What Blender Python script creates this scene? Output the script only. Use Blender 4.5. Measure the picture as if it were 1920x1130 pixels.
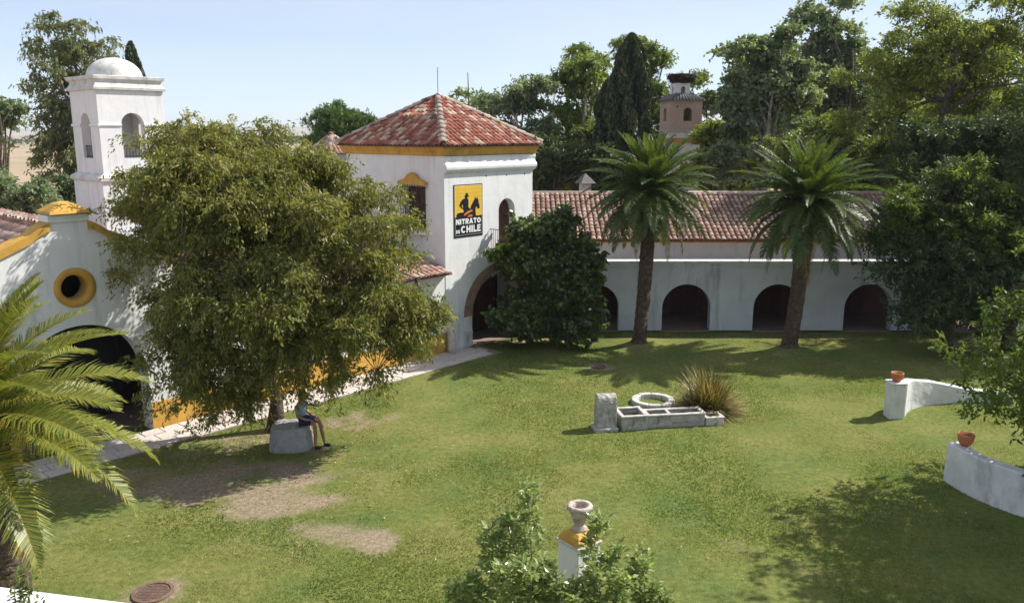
import bpy, math, random
import numpy as np
from mathutils import Vector, Matrix

for o in list(bpy.data.objects): bpy.data.objects.remove(o)
SC = bpy.context.scene
COL = SC.collection
R = math.radians
PI = math.pi

# ------------------------------------------------------------------ camera, sky, sun, exposure
F_PX, PITCH, CAM_H = 1550.0, R(11.56), 8.0
cam = bpy.data.cameras.new('camera'); cam.sensor_width = 36.0; cam.lens = F_PX / 1920 * 36
cam.clip_start = 0.1; cam.clip_end = 20000
camo = bpy.data.objects.new('camera', cam); COL.objects.link(camo)
camo.location = (0, 0, CAM_H); camo.rotation_euler = (PI / 2 - PITCH, 0, 0)
SC.camera = camo
SUN_EL, SUN_AZ = R(44), R(20)          # azimuth counted from +X towards +Y
w = bpy.data.worlds.new('World'); SC.world = w; w.use_nodes = True
nt = w.node_tree; nt.nodes.clear()
sky = nt.nodes.new('ShaderNodeTexSky'); sky.sky_type = 'NISHITA'; sky.sun_disc = False
sky.sun_elevation = SUN_EL; sky.sun_rotation = PI / 2 - SUN_AZ
sky.air_density = 0.75; sky.dust_density = 0.08; sky.ozone_density = 5.0; sky.altitude = 0
bg = nt.nodes.new('ShaderNodeBackground'); bg.inputs[1].default_value = 0.098
out = nt.nodes.new('ShaderNodeOutputWorld')
# thin high cirrus, laid out on the sky directions
tc = nt.nodes.new('ShaderNodeTexCoord')
mp = nt.nodes.new('ShaderNodeMapping'); mp.inputs['Scale'].default_value = (1.0, 1.0, 4.0); mp.inputs['Rotation'].default_value = (0.12, 0.1, 0.4)
nz = nt.nodes.new('ShaderNodeTexNoise'); nz.inputs['Scale'].default_value = 1.5; nz.inputs['Detail'].default_value = 7; nz.inputs['Roughness'].default_value = 0.55
rp = nt.nodes.new('ShaderNodeValToRGB'); rp.color_ramp.elements[0].position = 0.36; rp.color_ramp.elements[1].position = 0.75
rp.color_ramp.elements[0].color = (0.38, 0.38, 0.38, 1); rp.color_ramp.elements[1].color = (0.66, 0.66, 0.66, 1)
mx = nt.nodes.new('ShaderNodeMix'); mx.data_type = 'RGBA'
mx.inputs[7].default_value = (6.6, 7.0, 7.6, 1)
nt.links.new(tc.outputs['Generated'], mp.inputs['Vector']); nt.links.new(mp.outputs[0], nz.inputs['Vector'])
nt.links.new(nz.outputs[0], rp.inputs[0]); nt.links.new(rp.outputs[0], mx.inputs[0])
nt.links.new(sky.outputs[0], mx.inputs[6]); nt.links.new(mx.outputs[2], bg.inputs[0]); nt.links.new(bg.outputs[0], out.inputs[0])
sun = bpy.data.lights.new('sun', 'SUN'); sun.energy = 5.0; sun.angle = R(0.5); sun.color = (1.0, 0.95, 0.87)
suno = bpy.data.objects.new('sun', sun); COL.objects.link(suno); suno.location = (30, 10, 40)
sd = Vector((math.cos(SUN_EL) * math.cos(SUN_AZ), math.cos(SUN_EL) * math.sin(SUN_AZ), math.sin(SUN_EL)))
suno.rotation_euler = sd.to_track_quat('Z', 'Y').to_euler()
SC.view_settings.view_transform = 'Standard'; SC.view_settings.look = 'None'
SC.view_settings.gamma = 1; SC.view_settings.use_curve_mapping = False
SC.view_settings.exposure = 0.6
SC.render.engine = 'CYCLES'
SC.cycles.max_bounces = 5; SC.cycles.diffuse_bounces = 3; SC.cycles.glossy_bounces = 2; SC.cycles.transmission_bounces = 3; SC.cycles.transparent_max_bounces = 4

# ------------------------------------------------------------------ helpers
CT, ST = math.cos(PITCH), math.sin(PITCH)
def P(px, py, zc):
    """world point seen at photo pixel (px,py) at camera depth zc (used for planning positions)"""
    u, v = (px - 960) / F_PX * zc, (565 - py) / F_PX * zc
    return Vector((u, zc * CT + v * ST, CAM_H - zc * ST + v * CT))
def G(px, py, z=0.0):
    d = P(px, py, 1.0) - Vector((0, 0, CAM_H))
    k = (z - CAM_H) / d.z
    return Vector((0, 0, CAM_H)) + d * k

def tag(o, label=None, cat=None, group=None, kind=None):
    if label: o['label'] = label
    if cat: o['category'] = cat
    if group: o['group'] = group
    if kind: o['kind'] = kind
    return o
def empty(name, loc=(0, 0, 0), rz=0, label=None, cat=None, group=None):
    o = bpy.data.objects.new(name, None); COL.objects.link(o)
    o.location = loc; o.rotation_euler = (0, 0, rz); o.empty_display_size = 0.2
    return tag(o, label, cat, group)
def link_mesh(name, me, mat=None, parent=None):
    o = bpy.data.objects.new(name, me); COL.objects.link(o)
    if mat and not me.materials: me.materials.append(mat)
    if parent: o.parent = parent
    return o

class MB:
    def __init__(s): s.v = []; s.f = []; s.sm = []
    def add(s, vs, fs, smooth=False):
        b = len(s.v); s.v += [tuple(q) for q in vs]
        for f in fs: s.f.append(tuple(b + i for i in f)); s.sm.append(smooth)
        return s
    def box(s, x0, x1, y0, y1, z0, z1):
        return s.add([(x0,y0,z0),(x1,y0,z0),(x1,y1,z0),(x0,y1,z0),(x0,y0,z1),(x1,y0,z1),(x1,y1,z1),(x0,y1,z1)],
              [(0,3,2,1),(4,5,6,7),(0,1,5,4),(1,2,6,5),(2,3,7,6),(3,0,4,7)])
    def frustum(s, c, r0, r1, z0, z1, ph=PI/4, n=4):
        a = [(c[0]+r0*math.cos(ph+2*PI*k/n), c[1]+r0*math.sin(ph+2*PI*k/n), z0) for k in range(n)]
        b = [(c[0]+r1*math.cos(ph+2*PI*k/n), c[1]+r1*math.sin(ph+2*PI*k/n), z1) for k in range(n)]
        return s.add(a+b, [tuple(range(n))[::-1], tuple(range(n, 2*n))]+[(k,(k+1)%n,n+(k+1)%n,n+k) for k in range(n)])
    def lathe(s, prof, n=24, c=(0,0,0), smooth=True, jit=0.0, seed=0):
        rr = random.Random(seed); vs = []; m = len(prof)
        for k in range(n):
            a = 2*PI*k/n
            for (r, z) in prof:
                q = r*(1+rr.uniform(-jit, jit)); vs.append((c[0]+q*math.cos(a), c[1]+q*math.sin(a), c[2]+z))
        fs = []
        for k in range(n):
            for j in range(m-1):
                a0, b0 = k*m+j, ((k+1) % n)*m+j
                fs.append((a0, b0, b0+1, a0+1))
        return s.add(vs, fs, smooth)
    def tube(s, pts, rad, n=6, smooth=True, cap=True):
        pts = [Vector(p) for p in pts]; m = len(pts)
        if not hasattr(rad, '__len__'): rad = [rad]*m
        vs = []; ref = Vector((0.31, 0.12, 0.94)).normalized()
        for i, p in enumerate(pts):
            t = (pts[min(i+1, m-1)] - pts[max(i-1, 0)])
            if t.length < 1e-9: t = Vector((0, 0, 1))
            t.normalize()
            rf = ref if abs(t.dot(ref)) < 0.95 else Vector((1, 0, 0))
            a = t.cross(rf).normalized(); b = t.cross(a)
            for k in range(n):
                q = 2*PI*k/n; vs.append(p + (a*math.cos(q) + b*math.sin(q))*rad[i])
        fs = []
        for i in range(m-1):
            for k in range(n):
                fs.append((i*n+k, i*n+(k+1) % n, (i+1)*n+(k+1) % n, (i+1)*n+k))
        if cap: fs += [tuple(range(n))[::-1], tuple((m-1)*n+k for k in range(n))]
        return s.add(vs, fs, smooth)
    def prism(s, poly, axis, a0, a1):
        """poly: 2D outline; axis 'y': (x,z) extruded in y; 'x': (y,z) in x; 'z': (x,y) in z"""
        n = len(poly)
        def mk(p, a): return {'y': (p[0], a, p[1]), 'x': (a, p[0], p[1]), 'z': (p[0], p[1], a)}[axis]
        vs = [mk(p, a0) for p in poly] + [mk(p, a1) for p in poly]
        return s.add(vs, [tuple(range(n)), tuple(range(n, 2*n))[::-1]] + [(k, n+k, n+(k+1) % n, (k+1) % n) for k in range(n)])
    def build(s, name, mat=None, parent=None, recalc=True):
        me = bpy.data.meshes.new(name); me.from_pydata(s.v, [], s.f)
        me.polygons.foreach_set('use_smooth', s.sm)
        if recalc:
            import bmesh
            bm = bmesh.new(); bm.from_mesh(me); bmesh.ops.recalc_face_normals(bm, faces=bm.faces); bm.to_mesh(me); bm.free()
        me.update()
        return link_mesh(name, me, mat, parent)

def bevel(o, w=0.02, seg=2):
    m = o.modifiers.new('bevel', 'BEVEL'); m.width = w; m.segments = seg; m.limit_method = 'ANGLE'; m.angle_limit = R(40)
    return o

CLOUD = bpy.data.textures.new('stone_lumps', 'CLOUDS'); CLOUD.noise_scale = 0.16
CLOUD2 = bpy.data.textures.new('plaster_waves', 'CLOUDS'); CLOUD2.noise_scale = 0.5
def rough(o, lev=3, st=.03, tex=None):
    m = o.modifiers.new('dense', 'SUBSURF'); m.subdivision_type = 'SIMPLE'; m.levels = lev; m.render_levels = lev
    d = o.modifiers.new('lumps', 'DISPLACE'); d.texture = tex or CLOUD; d.strength = st; d.mid_level = .5; d.texture_coords = 'GLOBAL'
    return o
def quads_mesh(name, V, rnd, mat, parent=None, nv=4):
    """V: (N, nv, 3) array, one polygon per row; rnd: (N,) per-face random"""
    N = len(V); me = bpy.data.meshes.new(name)
    me.vertices.add(N*nv); me.vertices.foreach_set('co', V.astype(np.float32).ravel())
    me.loops.add(N*nv); me.loops.foreach_set('vertex_index', np.arange(N*nv, dtype=np.int32))
    me.polygons.add(N); me.polygons.foreach_set('loop_start', np.arange(0, N*nv, nv, dtype=np.int32))
    try: me.polygons.foreach_set('loop_total', np.full(N, nv, dtype=np.int32))
    except Exception: pass
    at = me.attributes.new('rnd', 'FLOAT', 'FACE'); at.data.foreach_set('value', rnd.astype(np.float32))
    me.update(calc_edges=True)
    return link_mesh(name, me, mat, parent)

def wall(mb, x0, x1, z0, top, openings, y0, y1, breaks=(), reveal=True):
    """wall panel in the xz plane between y0 (front) and y1 (back). top: number or function of x.
    openings: (xa, xb, lo(x), hi(x)) tuples"""
    tf = top if callable(top) else (lambda x: top)
    xs = {x0, x1, *[b for b in breaks if x0 < b < x1]}
    for (a, b, lo, hi) in openings:
        for k in range(25):
            xs.add(round((a+b)/2 - (b-a)/2*math.cos(PI*k/24), 6))
    xs = sorted(xs)
    for xa, xb in zip(xs[:-1], xs[1:]):
        if xb-xa < 1e-5: continue
        xm = (xa+xb)/2
        ops = sorted([o for o in openings if o[0] < xm < o[1]], key=lambda o: o[2](xm))
        la, lb = z0, z0
        spans = []
        for o in ops:
            spans.append((la, lb, o[2](xa), o[2](xb)))
            la, lb = o[3](xa), o[3](xb)
            if reveal:
                mb.add([(xa,y0,la),(xb,y0,lb),(xb,y1,lb),(xa,y1,la)], [(0,1,2,3)])
                if o[2](xm) > z0+0.01:
                    a2, b2 = o[2](xa), o[2](xb)
                    mb.add([(xa,y0,a2),(xb,y0,b2),(xb,y1,b2),(xa,y1,a2)], [(0,3,2,1)])
        spans.append((la, lb, tf(xa), tf(xb)))
        for (p, q, r_, s_) in spans:
            if r_-p < 1e-4 and s_-q < 1e-4: continue
            mb.add([(xa,y0,p),(xb,y0,q),(xb,y0,s_),(xa,y0,r_)], [(0,1,2,3)])
            mb.add([(xa,y1,p),(xb,y1,q),(xb,y1,s_),(xa,y1,r_)], [(3,2,1,0)])
        mb.add([(xa,y0,tf(xa)),(xb,y0,tf(xb)),(xb,y1,tf(xb)),(xa,y1,tf(xa))], [(0,1,2,3)])
    for (a, b, lo, hi) in openings:
        if not reveal: break
        for x in (a, b):
            if hi(x)-lo(x) > 1e-3:
                mb.add([(x,y0,lo(x)),(x,y1,lo(x)),(x,y1,hi(x)),(x,y0,hi(x))], [(0,1,2,3)])
    for x in (x0, x1):
        mb.add([(x,y0,z0),(x,y1,z0),(x,y1,tf(x)),(x,y0,tf(x))], [(0,1,2,3)])
    return mb
def arch(c, half, lo, spring):
    return (c-half, c+half, lambda x: lo, lambda x: spring + math.sqrt(max(0, half*half-(x-c)**2)))
def circle(c, zc, r):
    return (c-r, c+r, lambda x: zc-math.sqrt(max(0, r*r-(x-c)**2)), lambda x: zc+math.sqrt(max(0, r*r-(x-c)**2)))
def band(mb, x0, x1, y0, y1, prof):
    """sweep profile [(out, z)...] round a rectangle with mitred corners"""
    rings = [[(x0-o,y0-o,z),(x1+o,y0-o,z),(x1+o,y1+o,z),(x0-o,y1+o,z)] for (o, z) in prof]
    vs = [q for r_ in rings for q in r_]; fs = []
    for j in range(len(rings)-1):
        for k in range(4): fs.append((4*j+k, 4*j+(k+1) % 4, 4*j+4+(k+1) % 4, 4*j+4+k))
    return mb.add(vs, fs)

# ------------------------------------------------------------------ materials
def nodes(name):
    m = bpy.data.materials.new(name); m.use_nodes = True; t = m.node_tree
    return m, t, t.nodes['Principled BSDF']
def N(t, typ, **kw):
    n = t.nodes.new(typ)
    for k, v in kw.items():
        if k in n.inputs: n.inputs[k].default_value = v
        else: setattr(n, k, v)
    return n
def ramp(t, fac, stops, interp='LINEAR'):
    r = t.nodes.new('ShaderNodeValToRGB'); cr = r.color_ramp; cr.interpolation = interp
    while len(cr.elements) < len(stops): cr.elements.new(0.5)
    for e, (p, c) in zip(cr.elements, stops): e.position = p; e.color = (*c, 1)
    if fac is not None: t.links.new(fac, r.inputs[0])
    return r.outputs[0]
def mixc(t, fac, a, b, mode='MIX'):
    n = t.nodes.new('ShaderNodeMix'); n.data_type = 'RGBA'; n.blend_type = mode
    for inp, val in ((0, fac), (6, a), (7, b)):
        if isinstance(val, (int, float)): n.inputs[inp].default_value = val
        elif isinstance(val, tuple): n.inputs[inp].default_value = (*val, 1)
        else: t.links.new(val, n.inputs[inp])
    return n.outputs[2]
def objco(t, scale=(1, 1, 1)):
    c = t.nodes.new('ShaderNodeTexCoord'); m = t.nodes.new('ShaderNodeMapping'); m.inputs['Scale'].default_value = scale
    t.links.new(c.outputs['Object'], m.inputs[0]); return m.outputs[0]
def noise(t, vec, scale, detail=5, rough=0.55):
    n = N(t, 'ShaderNodeTexNoise', Scale=scale, Detail=detail, Roughness=rough); t.links.new(vec, n.inputs['Vector']); return n.outputs[0]
def bump(t, b, h, strength=0.3, dist=0.02):
    n = N(t, 'ShaderNodeBump', Strength=strength, Distance=dist); t.links.new(h, n.inputs['Height']); t.links.new(n.outputs[0], b.inputs['Normal'])

def plain(name, c1, c2, scale=6, rough=0.75, bumpst=0.3, bdist=0.01, metallic=0, stain=None, stain_amt=0.5, streak=(1, 1, 1), spec=0.3, ss=1.6):
    m, t, b = nodes(name)
    v = objco(t); n1 = noise(t, v, scale)
    c = ramp(t, n1, [(0.3, c1), (0.7, c2)])
    if stain:
        v2 = objco(t, streak); n2 = noise(t, v2, ss, 8, 0.65)
        f = ramp(t, n2, [(0.52, (0, 0, 0)), (0.78, (stain_amt,)*3)])
        c = mixc(t, f, c, stain)
    t.links.new(c, b.inputs['Base Color']); b.inputs['Roughness'].default_value = rough
    b.inputs['Metallic'].default_value = metallic; b.inputs['Specular IOR Level'].default_value = spec
    if bumpst:
        hsum = N(t, 'ShaderNodeMath', operation='MULTIPLY_ADD'); hsum.inputs[1].default_value = 3.0
        t.links.new(noise(t, v, scale*1.1, 3), hsum.inputs[0]); t.links.new(noise(t, v, scale*6, 6), hsum.inputs[2])
        bump(t, b, hsum.outputs[0], bumpst, bdist)
    return m
M = {}
M['white'] = plain('whitewash', (0.66, 0.665, 0.66), (0.75, 0.755, 0.75), 1.2, 0.85, 0.35, 0.015, stain=(0.32, 0.31, 0.29), stain_amt=0.62, streak=(1, 1, 0.14), ss=2.6)
M['white_worn_shade'] = plain('worn_shaded_whitewash', (0.48, 0.51, 0.56), (0.6, 0.625, 0.67), 1.0, 0.85, 0.4, 0.015, stain=(0.11, 0.11, 0.11), stain_amt=0.9, streak=(1, 1, 0.16))  # stained wash, its base darkened and blued to stand in for arcade shade
M['white_garden'] = plain('garden_whitewash', (0.58, 0.585, 0.58), (0.72, 0.72, 0.71), 2.5, 0.85, 0.4, 0.02, stain=(0.22, 0.21, 0.18), stain_amt=0.75, streak=(1, 1, .3), ss=3)
M['grey_plaster'] = plain('aged_plaster', (0.5, 0.49, 0.46), (0.66, 0.65, 0.62), 2.5, 0.9, 0.5, 0.02, stain=(0.16, 0.15, 0.13), stain_amt=0.75, ss=3, streak=(1, 1, .5))
M['ochre'] = plain('ochre_paint', (0.46, 0.25, 0.04), (0.6, 0.35, 0.075), 2.0, 0.8, 0.4, 0.01, stain=(0.22, 0.16, 0.09), stain_amt=0.9, ss=5, streak=(1, 1, .5))
M['stone'] = plain('weathered_stone', (0.3, 0.28, 0.25), (0.5, 0.48, 0.44), 5, 0.95, 0.8, 0.03, stain=(0.07, 0.065, 0.055), stain_amt=0.95, ss=5, streak=(1, 1, .3))
M['pale_stone'] = plain('pale_stone', (0.46, 0.43, 0.39), (0.62, 0.59, 0.54), 4, 0.9, 0.6, 0.02, stain=(0.14, 0.13, 0.11), stain_amt=0.8, ss=6)
M['concrete'] = plain('block_stone', (0.26, 0.25, 0.25), (0.4, 0.39, 0.38), 4, 0.95, 0.6, 0.02, stain=(0.1, 0.1, 0.1), stain_amt=0.8, ss=4)
M['slab'] = plain('paving_stone', (0.46, 0.4, 0.36), (0.62, 0.56, 0.51), 5, 0.9, 0.5, 0.015, stain=(0.2, 0.17, 0.14), stain_amt=0.6)
M['mortar'] = plain('mortar', (0.2, 0.17, 0.14), (0.3, 0.27, 0.23), 6, 0.95, 0.5)
M['brick'] = plain('old_brick', (0.22, 0.13, 0.09), (0.36, 0.25, 0.18), 3, 0.95, 0.5, 0.01)
M['brick_wall'] = None
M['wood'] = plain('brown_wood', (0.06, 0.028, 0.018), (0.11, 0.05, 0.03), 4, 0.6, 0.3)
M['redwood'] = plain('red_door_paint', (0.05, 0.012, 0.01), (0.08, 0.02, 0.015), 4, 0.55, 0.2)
M['dark_door_shade'] = plain('dark_door_and_shade', (0.012, 0.013, 0.018), (0.02, 0.02, 0.026), 4, 0.6, 0.2)  # chapel door paint, also the shade colour of the added gateway panel
M['iron'] = plain('wrought_iron', (0.02, 0.02, 0.022), (0.05, 0.045, 0.045), 8, 0.6, 0.2, metallic=0.3)
M['castiron'] = plain('rusty_cast_iron', (0.12, 0.075, 0.06), (0.2, 0.13, 0.1), 9, 0.8, 0.4)
M['terracotta'] = plain('terracotta', (0.42, 0.14, 0.06), (0.55, 0.22, 0.1), 7, 0.85, 0.3)
M['urn'] = plain('urn_stone', (0.38, 0.31, 0.26), (0.58, 0.5, 0.44), 7, 0.95, 0.8, 0.02, stain=(0.09, 0.075, 0.055), stain_amt=0.9, ss=9)
M['floor'] = plain('arcade_floor', (0.2, 0.14, 0.12), (0.28, 0.2, 0.17), 4, 0.8, 0.2)
M['soil'] = plain('pot_soil', (0.05, 0.035, 0.025), (0.1, 0.07, 0.05), 10, 1, 0.8)
M['bark'] = plain('bark', (0.06, 0.045, 0.035), (0.16, 0.125, 0.1), 9, 0.95, 1.0, 0.03)
M['palebark'] = plain('pale_bark', (0.16, 0.13, 0.11), (0.34, 0.3, 0.26), 6, 0.95, 0.8, 0.03)
M['palmbark'] = plain('palm_bark', (0.05, 0.035, 0.025), (0.17, 0.12, 0.085), 7, 0.95, 1.0, 0.05)
M['nest'] = plain('nest_twigs', (0.035, 0.025, 0.02), (0.09, 0.07, 0.055), 12, 1, 1, 0.05)
M['black'] = plain('sign_black', (0.015, 0.016, 0.022), (0.022, 0.023, 0.03), 9, 0.3, 0.0)
M['yellow'] = plain('sign_yellow', (0.66, 0.42, 0.05), (0.74, 0.49, 0.08), 3, 0.3, 0.0)
M['signwhite'] = plain('sign_white', (0.76, 0.76, 0.74), (0.82, 0.82, 0.8), 3, 0.3, 0.0)
M['orange'] = plain('sign_orange', (0.5, 0.14, 0.03), (0.6, 0.22, 0.06), 9, 0.3, 0.0)
M['skin'] = plain('skin', (0.3, 0.15, 0.095), (0.36, 0.185, 0.12), 5, 0.55, 0.05)
M['shirt'] = plain('light_blue_shirt', (0.24, 0.33, 0.4), (0.3, 0.39, 0.46), 12, 0.9, 0.3)
M['shorts'] = plain('navy_shorts', (0.012, 0.02, 0.06), (0.02, 0.03, 0.09), 12, 0.9, 0.3)
M['shoe'] = plain('dark_shoes', (0.02, 0.018, 0.018), (0.04, 0.035, 0.03), 12, 0.8, 0.2)
M['hair'] = plain('grey_hair', (0.2, 0.18, 0.16), (0.34, 0.32, 0.3), 20, 0.8, 0.4)
M['water'] = plain('green_water', (0.03, 0.035, 0.012), (0.06, 0.065, 0.025), 6, 0.12, 0.05, spec=0.5)

# far brick tower: bricks are well under a pixel there
m, t, b = nodes('far_brickwork'); v = objco(t, (1, 1, 1))
bt = N(t, 'ShaderNodeTexBrick', Scale=5.0); bt.inputs['Color1'].default_value = (0.36, 0.25, 0.19, 1); bt.inputs['Color2'].default_value = (0.28, 0.19, 0.14, 1); bt.inputs['Mortar'].default_value = (0.45, 0.38, 0.33, 1)
mpn = N(t, 'ShaderNodeMapping'); mpn.inputs['Rotation'].default_value = (PI/2, 0, 0); t.links.new(v, mpn.inputs[0]); t.links.new(mpn.outputs[0], bt.inputs['Vector'])
t.links.new(mixc(t, 0.35, bt.outputs[0], ramp(t, noise(t, v, 1.2), [(0.3, (0.3, 0.2, 0.16)), (0.7, (0.5, 0.38, 0.32))])), b.inputs['Base Color']); b.inputs['Roughness'].default_value = 0.95
M['brick_wall'] = m

def tile_mat(name, attr, stops, lichen=(0.3, 0.28, 0.22), lich=0.5):
    m, t, b = nodes(name)
    if attr: a = N(t, 'ShaderNodeAttribute', attribute_name='rnd'); fac = a.outputs['Fac']
    else: a = N(t, 'ShaderNodeObjectInfo'); fac = a.outputs['Random']
    c = ramp(t, fac, stops)
    g = N(t, 'ShaderNodeNewGeometry'); n = noise(t, g.outputs['Position'], 5, 6, 0.7)
    c = mixc(t, ramp(t, n, [(0.5, (0, 0, 0)), (0.72, (lich,)*3)]), c, lichen)
    n2 = noise(t, g.outputs['Position'], 2.2, 5, 0.6)
    c = mixc(t, ramp(t, n2, [(0.55, (0, 0, 0)), (0.75, (0.6,)*3)]), c, (0.1, 0.075, 0.065))
    t.links.new(c, b.inputs['Base Color']); b.inputs['Roughness'].default_value = 0.9
    bump(t, b, noise(t, g.outputs['Position'], 40, 4), 0.3, 0.01)
    return m
TS_TOWER = [(0.0, (0.2, 0.05, 0.03)), (0.3, (0.3, 0.085, 0.05)), (0.5, (0.36, 0.12, 0.075)), (0.66, (0.4, 0.2, 0.14)), (0.8, (0.5, 0.36, 0.26)), (0.93, (0.55, 0.45, 0.34)), (1.0, (0.13, 0.08, 0.06))]
TS_PALE = [(0.0, (0.3, 0.16, 0.12)), (0.35, (0.42, 0.25, 0.19)), (0.7, (0.5, 0.33, 0.27)), (1.0, (0.58, 0.45, 0.37))]
TS_WING = [(0.0, (0.2, 0.11, 0.08)), (0.5, (0.29, 0.175, 0.13)), (1.0, (0.4, 0.28, 0.22))]
M['tile_o'] = tile_mat('roof_tile_red', False, TS_TOWER); M['tile_a'] = tile_mat('roof_tile_red_field', True, TS_TOWER)
M['ptile_o'] = tile_mat('roof_tile_pale', False, TS_PALE); M['ptile_a'] = tile_mat('roof_tile_pale_field', True, TS_PALE)
M['wtile_a'] = tile_mat('roof_tile_wing', True, TS_WING, lich=0.3)
M['ridge'] = tile_mat('ridge_tile', False, [(0, (0.3, 0.2, 0.16)), (0.6, (0.42, 0.33, 0.27)), (1, (0.5, 0.44, 0.37))], (0.2, 0.18, 0.15), 0.8)
M['greytile'] = tile_mat('grey_tile', True, [(0, (0.14, 0.13, 0.13)), (1, (0.3, 0.28, 0.27))])
M['underroof'] = plain('roof_channel_tiles', (0.1, 0.045, 0.03), (0.2, 0.1, 0.075), 6, 0.95, 0.5)

def leaf_mat(name, stops, trans=0.3, rough=0.5, spec=0.35, k=1.4):
    stops = [(p_, tuple(min(.6, q_*k) for q_ in c_)) for p_, c_ in stops]; trans = min(.45, trans*1.35)
    m, t, b = nodes(name)
    a = N(t, 'ShaderNodeAttribute', attribute_name='rnd')
    c = ramp(t, a.outputs['Fac'], stops)
    t.links.new(c, b.inputs['Base Color']); b.inputs['Roughness'].default_value = rough; b.inputs['Specular IOR Level'].default_value = spec
    tr = N(t, 'ShaderNodeBsdfTranslucent')
    t.links.new(mixc(t, 1.0, c, (1.25, 1.3, 0.6), 'MULTIPLY'), tr.inputs[0])
    mxs = N(t, 'ShaderNodeMixShader'); mxs.inputs[0].default_value = trans
    t.links.new(b.outputs[0], mxs.inputs[1]); t.links.new(tr.outputs[0], mxs.inputs[2])
    t.links.new(mxs.outputs[0], t.nodes['Material Output'].inputs[0])
    return m
M['l_olive'] = leaf_mat('leaf_olive_gold', [(0, (0.06, 0.074, 0.02)), (0.45, (0.128, 0.136, 0.034)), (0.8, (0.205, 0.192, 0.058)), (1, (0.3, 0.25, 0.12))], 0.34, k=1.42)
M['l_euca'] = leaf_mat('leaf_eucalyptus', [(0, (0.05, 0.06, 0.03)), (0.6, (0.1, 0.11, 0.055)), (1, (0.17, 0.16, 0.085))], 0.36, k=1.95)
M['l_grey'] = leaf_mat('leaf_grey_green', [(0, (0.06, 0.08, 0.05)), (0.6, (0.11, 0.135, 0.08)), (1, (0.17, 0.19, 0.12))], 0.36, k=1.95)
M['l_mid'] = leaf_mat('leaf_mid_green', [(0, (0.05, 0.068, 0.02)), (0.6, (0.1, 0.126, 0.035)), (1, (0.165, 0.185, 0.06))], 0.36, k=1.95)
M['l_yel'] = leaf_mat('leaf_yellow_green', [(0, (0.06, 0.075, 0.016)), (0.6, (0.115, 0.135, 0.03)), (1, (0.18, 0.185, 0.05))], 0.36, k=1.95)
M['l_bright'] = leaf_mat('leaf_bright_green', [(0, (0.045, 0.07, 0.014)), (0.6, (0.09, 0.125, 0.024)), (1, (0.16, 0.195, 0.04))], 0.33)
M['l_dark'] = leaf_mat('leaf_dark_green', [(0, (0.022, 0.034, 0.014)), (0.6, (0.045, 0.065, 0.025)), (1, (0.08, 0.1, 0.04))], 0.25, k=1.8)
M['l_cyp'] = leaf_mat('leaf_cypress', [(0, (0.016, 0.024, 0.012)), (0.6, (0.03, 0.042, 0.02)), (1, (0.055, 0.065, 0.03))], 0.12, k=1.7)
M['l_pine'] = leaf_mat('leaf_pine', [(0, (0.03, 0.055, 0.014)), (0.6, (0.065, 0.11, 0.025)), (1, (0.11, 0.16, 0.04))], 0.2)
M['l_ivy'] = leaf_mat('leaf_ivy', [(0, (0.025, 0.038, 0.014)), (0.5, (0.055, 0.075, 0.026)), (0.75, (0.09, 0.12, 0.038)), (1, (0.2, 0.25, 0.05))], 0.28, 0.3, 0.6, 1.6)
M['l_shrub'] = leaf_mat('leaf_glossy_shrub', [(0, (0.09, 0.125, 0.04)), (0.6, (0.17, 0.21, 0.075)), (1, (0.27, 0.29, 0.14))], 0.33, 0.33, 0.5, 1.7)
M['frond'] = leaf_mat('palm_frond', [(0, (0.03, 0.05, 0.014)), (0.6, (0.06, 0.09, 0.022)), (1, (0.13, 0.15, 0.04))], 0.28, 0.45, 0.4, 1.4)
M['frond_dead'] = leaf_mat('dead_frond', [(0, (0.1, 0.07, 0.04)), (0.6, (0.19, 0.14, 0.08)), (1, (0.28, 0.22, 0.14))], 0.15, 0.7, 0.2)
M['frond_y'] = leaf_mat('palm_frond_yellow', [(0, (0.085, 0.11, 0.024)), (0.5, (0.155, 0.17, 0.032)), (0.85, (0.25, 0.225, 0.042)), (1, (0.44, 0.29, 0.055))], 0.3, 0.4, 0.4)
M['flax'] = leaf_mat('flax_blade', [(0, (0.045, 0.06, 0.018)), (0.45, (0.11, 0.11, 0.03)), (0.72, (0.2, 0.12, 0.04)), (1, (0.44, 0.32, 0.18))], 0.2, 0.45, k=1.2)
M['litter'] = leaf_mat('dry_leaf', [(0, (0.14, 0.1, 0.05)), (0.6, (0.3, 0.23, 0.12)), (1, (0.5, 0.42, 0.27))], 0.1, 0.8, 0.1, 1.0)
M['farwood'] = leaf_mat('far_wood', [(0, (0.05, 0.06, 0.035)), (1, (0.12, 0.12, 0.07))], 0.1)
M['grass'] = leaf_mat('grass_blade', [(0, (0.1, 0.16, 0.045)), (0.4, (0.16, 0.205, 0.055)), (0.8, (0.235, 0.24, 0.08)), (1, (0.36, 0.31, 0.16))], 0.32, 0.7, 0.15, 1.1)

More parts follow.
